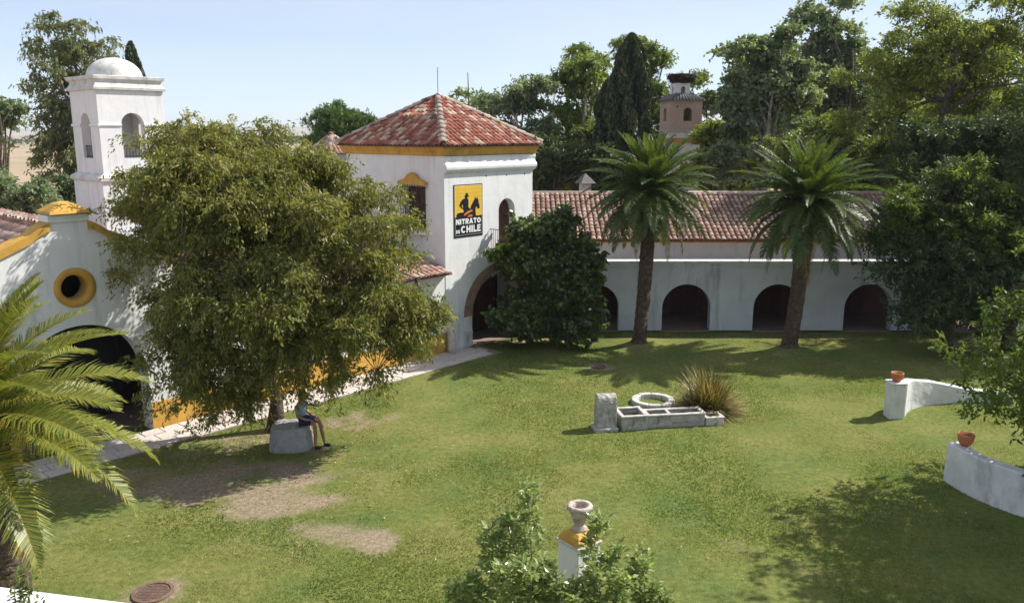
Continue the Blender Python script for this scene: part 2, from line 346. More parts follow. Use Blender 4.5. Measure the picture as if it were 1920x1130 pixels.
# ------------------------------------------------------------------ ground
rng = np.random.default_rng(5)
def vnoise(x, y, s, seed=0):
    """smooth value noise, vectorised"""
    r_ = np.random.default_rng(seed); T = r_.random((64, 64))
    fx, fy = x/s, y/s; ix, iy = np.floor(fx).astype(int), np.floor(fy).astype(int)
    ax, ay = fx-ix, fy-iy; ax = ax*ax*(3-2*ax); ay = ay*ay*(3-2*ay)
    g = lambda i, j: T[i % 64, j % 64]
    return (g(ix,iy)*(1-ax)+g(ix+1,iy)*ax)*(1-ay) + (g(ix,iy+1)*(1-ax)+g(ix+1,iy+1)*ax)*ay
BARE = []   # (x, y, rx, ry, rot, weight)
for (px, py, rx, ry, rot, wgt) in [(420, 905, 3.0, 1.25, 0.25, 1.25), (520, 945, 1.5, .8, 0.1, 1.3), (320, 895, 2.0, 1.0, .4, 1.0), (650, 1005, 1.5, .6, -.35, 1.3), (590, 985, .7, .4, 0, .9), (740, 1035, .6, .25, 0, .7), (860, 1075, 1.1, .4, 0, .55),
      (650, 790, 1.7, .9, .6, .75), (470, 825, 2.2, .9, .5, 1.0), (600, 850, 1.0, .6, .3, .6), (287, 1113, .62, .62, 0, 1.3), (1123, 688, .62, .55, 0, 1.4), (1478, 665, .8, .6, 0, .8), (1197, 655, .6, .5, 0, .6), (1010, 640, 2.2, .5, 0, .7), (1500, 632, 5, .4, 0, .45), (120, 1010, .7, .4, 0, .5), (1400, 1020, .6, .35, 0, .45), (1250, 870, .7, .3, 0, .3)]:
    g = G(px, py); BARE.append((g.x, g.y, rx, ry, rot, wgt))
def bare(x, y):
    v = np.zeros_like(x)
    for (cx, cy, rx, ry, rot, wgt) in BARE:
        dx, dy = x-cx, y-cy; c, s = math.cos(rot), math.sin(rot)
        q = ((dx*c+dy*s)/rx)**2 + ((-dx*s+dy*c)/ry)**2
        v = np.maximum(v, wgt*np.clip(1.35-q, 0, 1))
    n = .55*vnoise(x, y, .55, 1)+.3*vnoise(x, y, .22, 2)+.15*vnoise(x, y, 1.6, 3)
    n = (n-.5)*1.9+(vnoise(x, y, .11, 4)-.5)*.55
    q = np.clip((v*.85+n*.8-.34)/.95, 0, 1)
    return q*q*(3-2*q)*np.clip(v*3, 0, 1)
GX0, GX1, GY0, GY1, GS = -22.0, 26.0, 4.0, 37.0, 0.2
nx, ny = int((GX1-GX0)/GS)+1, int((GY1-GY0)/GS)+1
gx, gy = np.meshgrid(np.linspace(GX0, GX1, nx), np.linspace(GY0, GY1, ny))
gz = (vnoise(gx, gy, 2.3, 8)-.5)*.05 + (vnoise(gx, gy, .5, 9)-.5)*.025
for (bx, by) in ((4.85, 30.6), (10.35, 29.9)):      # little mounds at the palm feet
    gz += .16*np.exp(-((gx-bx)**2+(gy-by)**2)/.6)
me = bpy.data.meshes.new('lawn')
idx = np.arange(nx*ny).reshape(ny, nx)
q = np.stack([idx[:-1,:-1], idx[:-1,1:], idx[1:,1:], idx[1:,:-1]], -1).reshape(-1, 4)
me.vertices.add(nx*ny); me.vertices.foreach_set('co', np.stack([gx, gy, gz], -1).astype(np.float32).ravel())
me.loops.add(q.size); me.loops.foreach_set('vertex_index', q.astype(np.int32).ravel())
me.polygons.add(len(q)); me.polygons.foreach_set('loop_start', np.arange(0, q.size, 4, dtype=np.int32))
me.polygons.foreach_set('use_smooth', np.ones(len(q), dtype=bool))
at = me.attributes.new('bare', 'FLOAT', 'POINT'); at.data.foreach_set('value', bare(gx, gy).astype(np.float32).ravel())
me.update(calc_edges=True)
m, t, b = nodes('lawn_turf'); v = objco(t)
a = N(t, 'ShaderNodeAttribute', attribute_name='bare')
g1 = ramp(t, noise(t, v, 0.45, 4), [(0.3, (0.13, 0.185, 0.055)), (0.5, (0.18, 0.21, 0.06)), (0.72, (0.25, 0.245, 0.09))])
g2 = ramp(t, noise(t, v, 7, 6, 0.7), [(0.35, (0.6, 0.6, 0.56)), (0.65, (1.1, 1.04, 1.0))])
gc = mixc(t, 1.0, g1, g2, 'MULTIPLY')
sc = ramp(t, noise(t, v, 11, 8, 0.75), [(0.3, (0.15, 0.11, 0.07)), (0.55, (0.31, 0.245, 0.17)), (0.72, (0.5, 0.43, 0.32))])
fm = N(t, 'ShaderNodeMath', operation='MULTIPLY_ADD'); fm.inputs[1].default_value = 1.0; fm.inputs[2].default_value = 0.0; fm.use_clamp = True
t.links.new(a.outputs['Fac'], fm.inputs[0])
t.links.new(mixc(t, fm.outputs[0], gc, sc), b.inputs['Base Color']); b.inputs['Roughness'].default_value = 1.0; b.inputs['Specular IOR Level'].default_value = 0.1
bump(t, b, noise(t, v, 30, 6, 0.7), 0.8, 0.04); M['turf'] = m
tag(link_mesh('lawn', me, m), 'green courtyard lawn with worn earth patches', kind='structure')

m, t, b = nodes('dry_field'); v = objco(t)
c = ramp(t, noise(t, v, 0.012, 5), [(0.35, (0.3, 0.21, 0.13)), (0.5, (0.38, 0.28, 0.18)), (0.62, (0.2, 0.19, 0.09)), (0.72, (0.4, 0.31, 0.21))])
t.links.new(mixc(t, .5, c, ramp(t, noise(t, v, .3, 6), [(0.3, (0.24, 0.17, 0.1)), (0.7, (0.42, 0.33, 0.22))])), b.inputs['Base Color']); b.inputs['Roughness'].default_value = 1
mb = MB(); rings = [0, 40, 120, 400, 1200, 3200, 5600]
vs = [(0, 0, -0.12)]; fs = []
for ri, r_ in enumerate(rings[1:]):
    for k in range(48): vs.append((r_*math.cos(2*PI*k/48), r_*math.sin(2*PI*k/48), -0.12))
for k in range(48): fs.append((0, 1+k, 1+(k+1) % 48))
for ri in range(len(rings)-2):
    for k in range(48): fs.append((1+ri*48+k, 1+(ri+1)*48+k, 1+(ri+1)*48+(k+1) % 48, 1+ri*48+(k+1) % 48))
mb.add(vs, fs); tag(mb.build('field', m), 'dry tan farmland stretching to the horizon', kind='structure')
# far low hills
mb = MB(); rr = random.Random(3); n = 120; vs = []; fs = []
for k in range(n+1):
    a_ = R(130) - R(80)*k/n; h = 26+16*math.sin(k*.21)+9*math.sin(k*.53+1)+rr.uniform(-3, 3)
    for (rad, z) in ((4200, -1), (4700, h*.7), (5400, h)): vs.append((rad*math.cos(a_), rad*math.sin(a_), z))
for k in range(n):
    for j in range(2): fs.append((k*3+j, k*3+3+j, k*3+4+j, k*3+1+j))
mb.add(vs, fs, True)
tag(mb.build('hills', plain('hill_scrub', (0.2, 0.18, 0.12), (0.36, 0.31, 0.23), .004, 1, 0)), 'low pale hills on the far horizon', kind='structure')

# grass blades over the visible lawn
def grass():
    n = 520000
    # more blades close to the camera
    yy = 9 + 26*rng.random(n)**1.25; xx = (rng.random(n)*2-1)*(yy*.66+1.2)
    lx, ly = xx+2.41, yy-29.6
    fy = -lx*.737+ly*.676; fx = lx*.676+ly*.737
    ok = (yy < 32.6) & ((fy < -1.45) | (fx > 1.5)) & ((fy < -.1) | (fx > 4.9))
    bb = bare(xx, yy)
    ok &= rng.random(n) > bb*1.25
    thin = vnoise(xx, yy, 1.1, 21)*.6+vnoise(xx, yy, .35, 22)*.4
    ok &= rng.random(n) < .55+.6*thin
    xx, yy, bb, thin = xx[ok], yy[ok], bb[ok], thin[ok]; n = len(xx)
    h = .012+.02*rng.random(n); a = rng.random(n)*2*PI; wd = .007+.006*rng.random(n)+yy*.00024
    ln = rng.random((n, 2))*.05-.025
    V = np.zeros((n, 3, 3)); ca, sa = np.cos(a)*wd, np.sin(a)*wd
    V[:,0] = np.stack([xx-ca, yy-sa, np.full(n, -.015)], -1); V[:,1] = np.stack([xx+ca, yy+sa, np.full(n, -.015)], -1)
    V[:,2] = np.stack([xx+ln[:,0], yy+ln[:,1], h], -1)
    r_ = np.clip(.25*rng.random(n)+.85*(vnoise(xx, yy, 2.4, 23)-.5)+.5*(vnoise(xx, yy, .7, 24)-.5)+.36+bb*.6, 0, 1)
    o = quads_mesh('grass', V, r_, M['grass'], nv=3)
    tag(o, 'short mown grass blades covering the courtyard lawn', kind='stuff')
grass()

# ------------------------------------------------------------------ roof tiles
def tile_geo(w=.2, l=.46, h=.075, n=6, taper=.82):
    vs = []; fs = []
    for (y, s, dz) in ((0, 1.0, .03), (l, taper, 0.0)):
        for k in range(n+1):
            a_ = PI*k/n; vs.append((-math.cos(a_)*w/2*s, y, math.sin(a_)*h*s+dz))
        for k in range(n+1):
            a_ = PI*k/n; vs.append((-math.cos(a_)*(w/2*s-.016), y, math.sin(a_)*(h*s-.016)+dz))
    m_ = n+1
    for k in range(n):
        fs.append((k, k+1, 2*m_+k+1, 2*m_+k))            # outer
        fs.append((k, m_+k, m_+k+1, k+1))                # front lip
    return vs, fs
def tile_mesh(name, mat, **kw):
    vs, fs = tile_geo(**kw); me = bpy.data.meshes.new(name); me.from_pydata(vs, [], fs); me.materials.append(mat)
    me.polygons.foreach_set('use_smooth', [True]*len(fs)); me.update(); return me
def slope_tiles(roof, O, U, V_, width, length, pitch, step, clip, me_obj, mat_field, chosen, seed=0, geo=None):
    """tiles on the plane O + u*U + v*V (U along eave, V up slope). clip(u,v) keeps. chosen(u,v): own object"""
    rr = random.Random(seed); U = Vector(U).normalized(); V_ = Vector(V_).normalized(); Nn = U.cross(V_).normalized()
    if Nn.z < 0: Nn = -Nn
    tv, tf = tile_geo(**(geo or {})); tv = np.array(tv); allv = []; allr = []
    base = Matrix((U, V_, Nn)).transposed().to_4x4()
    nu = int(width/pitch)
    made = 0
    for i in range(nu+1):
        for j in range(int(length/step)+1):
            u, v_ = (i+.5)*pitch, j*step-.06
            if not clip(u, v_): continue
            u2 = u+rr.uniform(-.012, .012); v2 = v_+rr.uniform(-.02, .02)
            p = Vector(O)+U*u2+V_*v2+Nn*(.015+rr.uniform(-.006, .008))
            rot = Matrix.Rotation(rr.uniform(-.03, .03), 4, 'Z')
            mt = Matrix.Translation(p) @ base @ rot
            if made < 295 and chosen(u, v_):
                o = bpy.data.objects.new('roof_tile', me_obj); COL.objects.link(o); o.parent = roof; o.matrix_local = mt; made += 1
            else:
                a_ = np.array(mt)
                w_ = tv @ a_[:3,:3].T + a_[:3,3]; allv.append(w_[np.array(tf)]); allr.append(np.full(len(tf), rr.random()))
    if allv:
        o = quads_mesh('roof_tile_field', np.concatenate(allv), np.concatenate(allr), mat_field, roof)
        o.data.polygons.foreach_set('use_smooth', [True]*len(o.data.polygons)); tag(o, kind='stuff')
RIDGE_ME = tile_mesh('ridge_tile', M['ridge'], w=.27, l=.5, h=.11, n=6, taper=.85)
def ridge_line(roof, A, B, step=.38, seed=0, name='ridge_tile'):
    rr = random.Random(seed); A, B = Vector(A), Vector(B); d = (B-A); L = d.length; d.normalize()
    s = Vector((0, 0, 1)).cross(d).normalized(); u = d.cross(s)
    # d is local y, u up, x = y cross z
    base = Matrix((d.cross(u), d, u)).transposed().to_4x4()
    for k in range(int(L/step)):
        o = bpy.data.objects.new(name, RIDGE_ME); COL.objects.link(o); o.parent = roof
        o.matrix_local = Matrix.Translation(A+d*(k*step)+u*(.015+rr.uniform(-.008, .008))) @ base @ Matrix.Rotation(rr.uniform(-.04, .04), 4, 'Z')

T0 = Vector((-2.41, 29.6, 0)); RZ = R(47.5)
def LOC(x, y, z=0):
    c, s = math.cos(RZ), math.sin(RZ); return Vector((T0.x+x*c-y*s, T0.y+x*s+y*c, z))
def to_loc(p):
    c, s = math.cos(RZ), math.sin(RZ); dx, dy = p[0]-T0.x, p[1]-T0.y
    return dx*c+dy*s, -dx*s+dy*c

# ------------------------------------------------------------------ sign tower
W1, W2, EZ, AZ = 4.77, 5.69, 7.55, 9.35
tw = empty('tower_house', T0, RZ, 'white square tower house with red tiled pyramid roof and yellow eaves band', 'tower house')
mb = MB()
door = arch(3.27, .46, 3.56, 5.05); gate = arch(2.75, 1.42, 0, 1.2)
wall(mb, 0, W1, 0, EZ, [gate, door], 0, .45)
mb.build('front_wall', M['white'], tw)
win = (1.0, 2.2, lambda x: 4.45, lambda x: 6.05)
mb = MB(); wall(mb, .45, W2-.4, 0, EZ-.002, [win], 0, .4)
o = mb.build('side_wall', M['white'], tw); o.matrix_local = Matrix(((0, 1, 0, 0.001), (1, 0, 0, 0), (0, 0, 1, 0), (0, 0, 0, 1)))
mb = MB(); mb.box(W1-.4, W1-.001, .452, W2-.4, 0, EZ-.003); mb.box(.001, W1-.001, W2-.399, W2, 0, EZ-.004); mb.build('rear_wall', M['white'], tw)
mb = MB(); mb.box(.4, W1-.4, .45, W2-.4, 3.3, 3.5); mb.box(.4, W1-.4, .45, W2-.4, 7.3, 7.5); mb.build('inner_floor', M['floor'], tw)
mb = MB(); mb.box(.42, W1-.42, -.1, W2-.42, -.1, .03); mb.build('gateway_floor', M['floor'], tw)
CP = [(.003, 6.55), (.04, 6.57), (.1, 6.62), (.145, 6.69), (.155, 6.77), (.13, 6.84), (.07, 6.89), (.045, 6.95), (.05, 7.02), (.075, 7.06), (.08, 7.16), (.003, 7.175)]
mb = MB(); mb.prism([(-o_, z_) for o_, z_ in CP], 'x', .0, W1+.1); mb.build('cornice', M['white'], tw)
mb = MB(); band(mb, 0, W1, 0, W2, [(.004, 7.17), (.1, 7.2), (.11, 7.28), (.16, 7.36), (.2, 7.52), (.0, 7.53)]); mb.build('eaves_band', M['ochre'], tw)
OV = .26
A4 = [(-OV, -OV), (W1+OV, -OV), (W1+OV, W2+OV), (-OV, W2+OV)]; AP = (W1/2, W2/2, AZ)
mb = MB(); mb.add([(x, y, EZ-.02) for x, y in A4]+[AP]+[(x, y, EZ-.07) for x, y in A4], [(0,1,4),(1,2,4),(2,3,4),(3,0,4),(5,6,7,8),(0,5,6,1),(1,6,7,2),(2,7,8,3),(3,8,5,0)])
roof = mb.build('roof', M['underroof'], tw)
tme = tile_mesh('roof_tile', M['tile_o'])
def pyr_face(roof, a, b, ap, me_obj, mat_field, chosen, seed, pitch=.225, step=.27, zz=EZ-.02):
    a = Vector((*a, zz)); b = Vector((*b, zz)); ap = Vector(ap); U = (b-a); Wd = U.length; U.normalize()
    foot = a+U*((ap-a).dot(U)); V_ = ap-foot; L = V_.length; uf = (ap-a).dot(U)
    def clip(u, v): return 0 <= u <= Wd and (u > uf*max(v+.15, 0)/L) and (Wd-u > (Wd-uf)*max(v+.15, 0)/L) and v < L-.2
    slope_tiles(roof, a, U, V_, Wd, L, pitch, step, clip, me_obj, mat_field, chosen, seed)
pyr_face(roof, A4[0], A4[1], AP, tme, M['tile_a'], lambda u, v: v < 1.55, 1)
pyr_face(roof, A4[3], A4[0], AP, tme, M['tile_a'], lambda u, v: v < 1.6, 2)
pyr_face(roof, A4[1], A4[2], AP, tme, M['tile_a'], lambda u, v: False, 3)
pyr_face(roof, A4[2], A4[3], AP, tme, M['tile_a'], lambda u, v: False, 4)
for k, (x, y) in enumerate(A4): ridge_line(roof, (x, y, EZ+.03), (AP[0], AP[1], AP[2]+.04), seed=k)
mb = MB(); mb.lathe([(0, -.05), (.14, -.02), (.12, .1), (.04, .16), (.0, .17)], 12, AP); mb.build('apex_cap', M['grey_plaster'], tw)
mb = MB(); mb.tube([(AP[0], AP[1], AZ+.1), (AP[0], AP[1], AZ+1.12)], .013); mb.tube([(AP[0]-.13, AP[1]-.13, AZ+.95), (AP[0]+.13, AP[1]+.13, AZ+.95)], .013)
mb.build('cross', M['iron'], tw)
# side window (on x=0 face)
wi = MB(); wi.box(.25, .3, 1.0, 2.2, 4.45, 6.05); wo = wi.build('window', M['wood'], tw)
for k in range(2):
    y0 = 1.03+k*.58; m2 = MB(); m2.box(.2, .245, y0, y0+.55, 4.5, 6.0)
    for q_ in range(4): m2.box(.185, .199, y0+.06, y0+.49, 4.58+q_*.36, 4.86+q_*.36)
    m2.build('shutter', M['wood'], wo)
m2 = MB(); m2.prism([(.86, 6.12), (2.34, 6.12), (2.34, 6.22), (2.2, 6.27), (1.95, 6.33), (1.78, 6.5), (1.6, 6.56), (1.42, 6.5), (1.25, 6.33), (1.0, 6.27), (.86, 6.22)], 'x', -.2, 0.0); m2.build('window_hood', M['ochre'], wo)
m2 = MB(); m2.box(-.2, 0, .9, 2.3, 4.3, 4.42); m2.build('window_sill', M['white'], wo)
m2 = MB()
for k in range(10): y = .98+k*.138; m2.box(-.175, -.155, y-.009, y+.009, 4.42, 6.12)
for z in (4.7, 5.05, 5.4, 5.75, 6.02): m2.box(-.18, -.15, .93, 2.27, z-.012, z+.012)
for y in (.94, 2.26):
    for z in (4.7, 5.4, 6.02): m2.box(-.18, .0, y-.01, y+.01, z-.011, z+.011)
m2.build('grille', M['iron'], wo)
# upper door, landing, railing
dr = MB(); wall(dr, 2.83, 3.71, 3.56, lambda x: 5.05+math.sqrt(max(0, .44**2-(x-3.27)**2)), [], .3, .36, breaks=[2.83+.88*k/16 for k in range(17)]); do = dr.build('upper_door', M['wood'], tw)
for k in range(3):
    m2 = MB(); m2.box(2.93+k*.25, 3.1+k*.25, .285, .299, 3.7, 4.9); m2.build('door_board', M['wood'], do)
mb = MB(); mb.box(2.3, 5.0, -1.0, -.001, 3.36, 3.54); mb.build('landing', M['grey_plaster'], tw)
rl = MB()
rl.tube([(2.33, 0, 4.4), (2.33, -.96, 4.4), (4.95, -.96, 4.4)], .016); rl.tube([(2.33, 0, 3.64), (2.33, -.96, 3.64), (4.95, -.96, 3.64)], .012)
for k in range(9): rl.tube([(2.33, -.06-.11*k, 3.54), (2.33, -.06-.11*k, 4.4)], .009)
for k in range(24): rl.tube([(2.44+.11*k, -.96, 3.54), (2.44+.11*k, -.96, 4.4)], .009)
rl.build('railing', M['iron'], tw)
st = MB()
for k in range(14): st.box(5.0+k*.27, 5.27+k*.27, -1.0, -.05, max(0, 3.1-k*.25), 3.36-k*.24)
st.build('stair', M['white'], tw)
# brick arch ring
ringo = MB(); n = 36
pts_o = [(2.75-1.86*math.cos(PI*k/n), 1.2+1.86*math.sin(PI*k/n)) for k in range(n+1)]; pts_i = [(2.75-1.43*math.cos(PI*k/n), 1.2+1.43*math.sin(PI*k/n)) for k in range(n+1)]
ringo.add([(x, -.012, z) for x, z in pts_o]+[(x, -.012, z) for x, z in pts_i], [(k, k+1, n+2+k, n+1+k) for k in range(n)])
ro = ringo.build('brick_arch', M['mortar'], tw)
for k in range(64):
    a0, a1 = PI*(k+.08)/64, PI*(k+.92)/64; j = random.Random(k).uniform(-.02, .02); y = -.03+random.Random(k+99).uniform(-.006, .006)
    q4 = [(2.75-r_*math.cos(a_), 1.2+r_*math.sin(a_)) for (r_, a_) in ((1.425, a0), (1.425, a1), (1.84+j, a1), (1.84+j, a0))]
    m2 = MB(); m2.prism(q4, 'y', y, .1); m2.build('brick', M['brick'], ro)
mb = MB(); mb.box(.86, 1.33, -.02, .3, 0, .62); mb.build('jamb_stone', M['grey_plaster'], tw)
mb = MB()
for x in (2.15, 3.25, 4.3): mb.lathe([(0, 0), (.035, 0), (.035, .12)], 8, (0, 0, 0)); mb.v[-24:] = [(x+a_, -.004 - .0*c_, 6.4+b_) for (a_, b_, c_) in mb.v[-24:]]
mb.build('weep_hole', M['black'], tw, recalc=False)

mb = MB(); mb.box(1.2, 4.3, 1.5, 1.6, .03, 2.9); gd = mb.build('shade_panel', M['dark_door_shade'], tw)  # boarded dark panel added across the gateway to stand in for passage shade
for k in range(7):
    m2 = MB(); m2.box(1.36+k*.4, 1.7+k*.4, 1.46, 1.499, .1, 2.8); m2.build('shade_board', M['wood'], gd)
# the tiled advertising sign (its own thing, fixed on the tower front)
sg = empty('tile_sign', LOC(.44, -.005, 4.22), RZ, 'yellow and black tile advertising panel with horse rider, NITRATO DE CHILE', 'tile sign')
SWD, SH = 1.48, 1.92
nxs, nys = 10, 13
dk = MB(); dk.box(0, SWD, -.012, 0, 0, SH); dk.build('backing', M['black'], sg)
for i in range(nxs):
    for j in range(nys):
        m2 = MB(); mrg = .03
        tw_, th_ = (SWD-2*mrg)/nxs, (SH-2*mrg)/nys
        x0, z0 = mrg+i*tw_, mrg+j*th_
        m2.box(x0+.002, x0+tw_-.002, -.02, -.0125, z0+.002, z0+th_-.002)
        m2.build('tile', M['yellow'] if j >= 5 else M['black'], sg)
def flat(name, poly, mat, y=-.0235, parent=sg):
    m2 = MB(); m2.prism(poly, 'y', y, -.0195); return m2.build(name, mat, parent)
def sx(u): return (u-178)/472*SWD        # sign drawing measured on a 472 x 905 sheet
def sz(v): return SH-(v-128)/(1035-128)*SH
def pol(pp): return [(sx(u), sz(v+(u-178)*.045)) for u, v in pp]
horse = [(215,700),(215,640),(235,612),(270,600),(330,600),(345,585),(440,545),(450,500),(480,440),(505,390),(518,368),(514,335),(530,358),(548,365),(560,330),(566,372),(578,400),(584,450),(598,500),(594,535),(575,548),(558,538),(552,512),(535,505),(526,560),(532,640),(540,672),(600,660),(635,650),(635,720),(215,720)]
flat('horse', pol(horse), M['black'])
rider = [(330,600),(335,560),(300,525),(272,500),(262,470),(285,420),(305,385),(330,368),(355,360),(358,335),(342,325),(345,318),(362,312),(366,280),(385,266),(405,280),(408,308),(424,316),(422,326),(402,330),(392,358),(408,375),(414,420),(408,480),(412,515),(440,545),(410,585),(350,610)]
flat('rider', pol(rider), M['black'], -.025)
flat('saddle_blanket', pol([(330,650),(350,615),(400,580),(470,550),(478,590),(440,600),(400,625),(345,660)]), M['orange'], -.027)
flat('saddle_fringe', pol([(390,670),(420,645),(475,640),(470,680),(400,685)]), M['orange'], -.027)
flat('arm_gap', pol([(300,490),(312,462),(318,505),(322,530)]), M['yellow'], -.027)
fr = MB()
for (x0, x1, z0, z1) in ((.045, SWD-.045, SH-.052, SH-.045), (.045, SWD-.045, .075, .082), (.045, .052, .082, SH-.052), (SWD-.052, SWD-.045, .082, SH-.052)): fr.box(x0, x1, -.024, -.0195, z0, z1)
fr.build('border_line', M['signwhite'], sg)
GLY = {  # heavy block capitals on a unit square (strokes as polygons)
 'N': [[(0,0),(.3,0),(.3,1),(0,1)], [(.7,0),(1,0),(1,1),(.7,1)], [(0,1),(.32,1),(1,0),(.68,0)]],
 'I': [[(.1,0),(.9,0),(.9,1),(.1,1)]],
 'T': [[(.34,0),(.66,0),(.66,.75),(.34,.75)], [(0,.74),(1,.74),(1,1),(0,1)]],
 'R': [[(0,0),(.3,0),(.3,1),(0,1)], [(.29,.76),(.7,.76),(.9,.9),(.75,1),(.29,1)], [(.66,.5),(.98,.55),(.98,.88),(.86,.97),(.66,.8)], [(.29,.36),(.8,.36),(.96,.56),(.7,.6),(.29,.6)], [(.36,.38),(.68,.38),(1,0),(.66,0)]],
 'A': [[(0,0),(.3,0),(.62,1),(.36,1)], [(.7,0),(1,0),(.64,1),(.38,1)], [(.22,.2),(.78,.2),(.72,.42),(.28,.42)]],
 'O': 'ring', 'C': 'open',
 'D': [[(0,0),(.3,0),(.3,1),(0,1)], [(.29,.76),(.62,.76),(.85,.88),(.6,1),(.29,1)], [(.29,0),(.6,0),(.85,.12),(.62,.24),(.29,.24)], [(.68,.2),(.85,.12),(1,.35),(1,.65),(.85,.88),(.68,.8)]],
 'E': [[(0,0),(.34,0),(.34,1),(0,1)], [(.33,0),(1,0),(1,.24),(.33,.24)], [(.33,.4),(.9,.4),(.9,.62),(.33,.62)], [(.33,.76),(1,.76),(1,1),(.33,1)]],
 'H': [[(0,0),(.32,0),(.32,1),(0,1)], [(.68,0),(1,0),(1,1),(.68,1)], [(.31,.38),(.69,.38),(.69,.62),(.31,.62)]],
 'L': [[(0,0),(.34,0),(.34,1),(0,1)], [(.33,0),(1,0),(1,.25),(.33,.25)]]}
def letters(word, x0, z0, hgt, widths, gap, dz=0.0):
    x = x0
    for ci, ch in enumerate(word):
        wd = widths.get(ch, .7)*hgt; m2 = MB(); z = z0+dz*ci
        def put(poly, lev): m2.prism([(x+u*wd, z+v*hgt) for u, v in poly], 'y', -.0262-lev*.00025, -.0195)
        g_ = GLY[ch]
        if g_ in ('ring', 'open'):
            a0, a1 = (0, 2*PI) if g_ == 'ring' else (R(42), R(318)); nn = 20
            for k in range(nn):
                b0, b1 = a0+(a1-a0)*k/nn, a0+(a1-a0)*(k+1)/nn
                put([(.5+.5*math.cos(b0), .5+.5*math.sin(b0)), (.5+.5*math.cos(b1), .5+.5*math.sin(b1)), (.5+.2*math.cos(b1), .5+.26*math.sin(b1)), (.5+.2*math.cos(b0), .5+.26*math.sin(b0))], 0)
        else:
            for li, pl in enumerate(g_): put(pl, li)
        m2.build('letter', M['signwhite'], sg, recalc=True); x += wd+gap
letters('NITRATO', .085, .475, .2, {'N': .9, 'I': .36, 'T': .82, 'R': .85, 'A': 1.0, 'O': 1.0}, .022)
letters('DE', .085, .16, .12, {'D': .8, 'E': .66}, .02)
letters('CHILE', .335, .155, .26, {'C': .95, 'H': .85, 'I': .36, 'L': .64, 'E': .68}, .028)

# ------------------------------------------------------------------ low range between tower and chapel
lh = empty('low_house', T0, RZ, 'low white range with tiled lean-to roof and yellow plinth beside the tower', 'house')
X0, X1, LZ, LD = -8.1, -.003, 3.05, 5.2; SL = math.tan(R(15))
mb = MB(); d1 = arch(-4.9, .55, 0, 1.7)
wall(mb, X0, X1, 0, LZ, [(-2.9, -2.1, lambda x: 1.0, lambda x: 2.1)], .02, .42)
mb.build('wall', M['white'], lh)
mb = MB(); mb.box(X0, X1, LD, LD+.3, 0, LZ+LD*SL); mb.build('rear_wall', M['white'], lh)
mb = MB(); wall(mb, X0, X1, 0, .78, [], -.012, .019); mb.build('plinth', M['ochre'], lh)
mb = MB(); mb.box(-2.9, -2.1, .25, .3, 1.0, 2.1); wo = mb.build('window', M['wood'], lh)
m2 = MB()
for k in range(6): m2.box(-2.86+k*.15, -2.84+k*.15, .0, .018, .98, 2.12)
m2.build('grille', M['iron'], wo)
mb = MB(); mb.prism([(.02, LZ-.16), (-.2, LZ-.02), (-.22, LZ+.02), (.02, LZ+.02)], 'x', X0, X1); mb.build('eaves_band', M['ochre'], lh)
y0r = -.36; zr0 = LZ+.03+y0r*SL+.06
mb = MB(); mb.prism([(y0r, zr0), (LD+.3, zr0+(LD+.3-y0r)*SL), (LD+.3, zr0+(LD+.3-y0r)*SL-.08), (y0r, zr0-.06)], 'x', X0, X1+.0); roof = mb.build('roof', M['underroof'], lh)
pme = tile_mesh('roof_tile', M['ptile_o'])
slope_tiles(roof, (X0, y0r, zr0), (1, 0, 0), (0, 1, SL), -X0, LD+.4, .235, .33, lambda u, v: u < 8.05, pme, M['ptile_a'], lambda u, v: u > 3.8 and v < 4.2, 7)
cl = empty('stone_bollard', LOC(.02, -.25), RZ, 'worn round stone guard post at the tower corner beside the yellow plinth', 'bollard')
mb = MB(); mb.lathe([(0, 0), (.17, 0), (.165, .3), (.15, .75), (.14, .98), (.1, 1.02), (0, 1.03)], 14, jit=.03); mb.build('shaft', M['slab'], cl)

# ------------------------------------------------------------------ chapel
ch = empty('chapel', T0, RZ, 'white chapel front with curved yellow gable coping, round window and big arched doorway', 'chapel')
CX = -12.6; HW = 4.5
def gab(x):
    d = abs(x-CX)
    if d < .42: return 5.92
    if d < .9: return 5.8-.06*(d-.42)/.48 - .22*((d-.42)/.48)**1.5
    return 5.52-(d-.9)*.43
mb = MB()
wall(mb, CX-HW, CX+HW-.003, 0, gab, [arch(CX, 1.62, 0, 1.6), circle(CX, 4.2, .33)], 0, .55, breaks=[CX-.42, CX-.4199, CX+.42, CX+.4199, CX-.9, CX+.9]+[CX+s_*(.42+.48*k/8) for s_ in (-1, 1) for k in range(9)])
mb.build('facade', M['white'], ch)
mb = MB()
for s_ in (-1, 1):
    ds = [.44]+[.44+.46*k/8 for k in range(1, 9)]+[1.5, 2.5, 3.5, HW]
    pts = [(CX+s_*d, gab(CX+s_*d)) for d in ds]
    lo = [(x, z-.14-.04*(i == 0)) for i, (x, z) in enumerate(pts)]; hi = [(x, z+.06) for (x, z) in pts]
    mb.prism(hi+lo[::-1], 'y', -.06, .56)
mb.build('coping', M['ochre'], ch)
mb = MB(); mb.box(CX-.47, CX+.47, -.07, .6, 5.86, 6.02); mb.frustum((CX, .26), .62, .5, 6.02, 6.05); mb.build('peak_base', M['white'], ch)
mb = MB(); mb.frustum((CX, .26), .66, .62, 6.055, 6.12); mb.frustum((CX, .26), .6, .3, 6.12, 6.28); mb.frustum((CX, .26), .3, .06, 6.28, 6.34); mb.build('peak_cap', M['ochre'], ch)
mb = MB(); nn = 40; vs = []
for k in range(nn):
    a_ = 2*PI*k/nn
    for (r_, y) in ((.5, .0), (.5, -.035), (.34, -.035), (.3, .1), (.29, .35)): vs.append((CX+r_*math.cos(a_), y, 4.2+r_*math.sin(a_)))
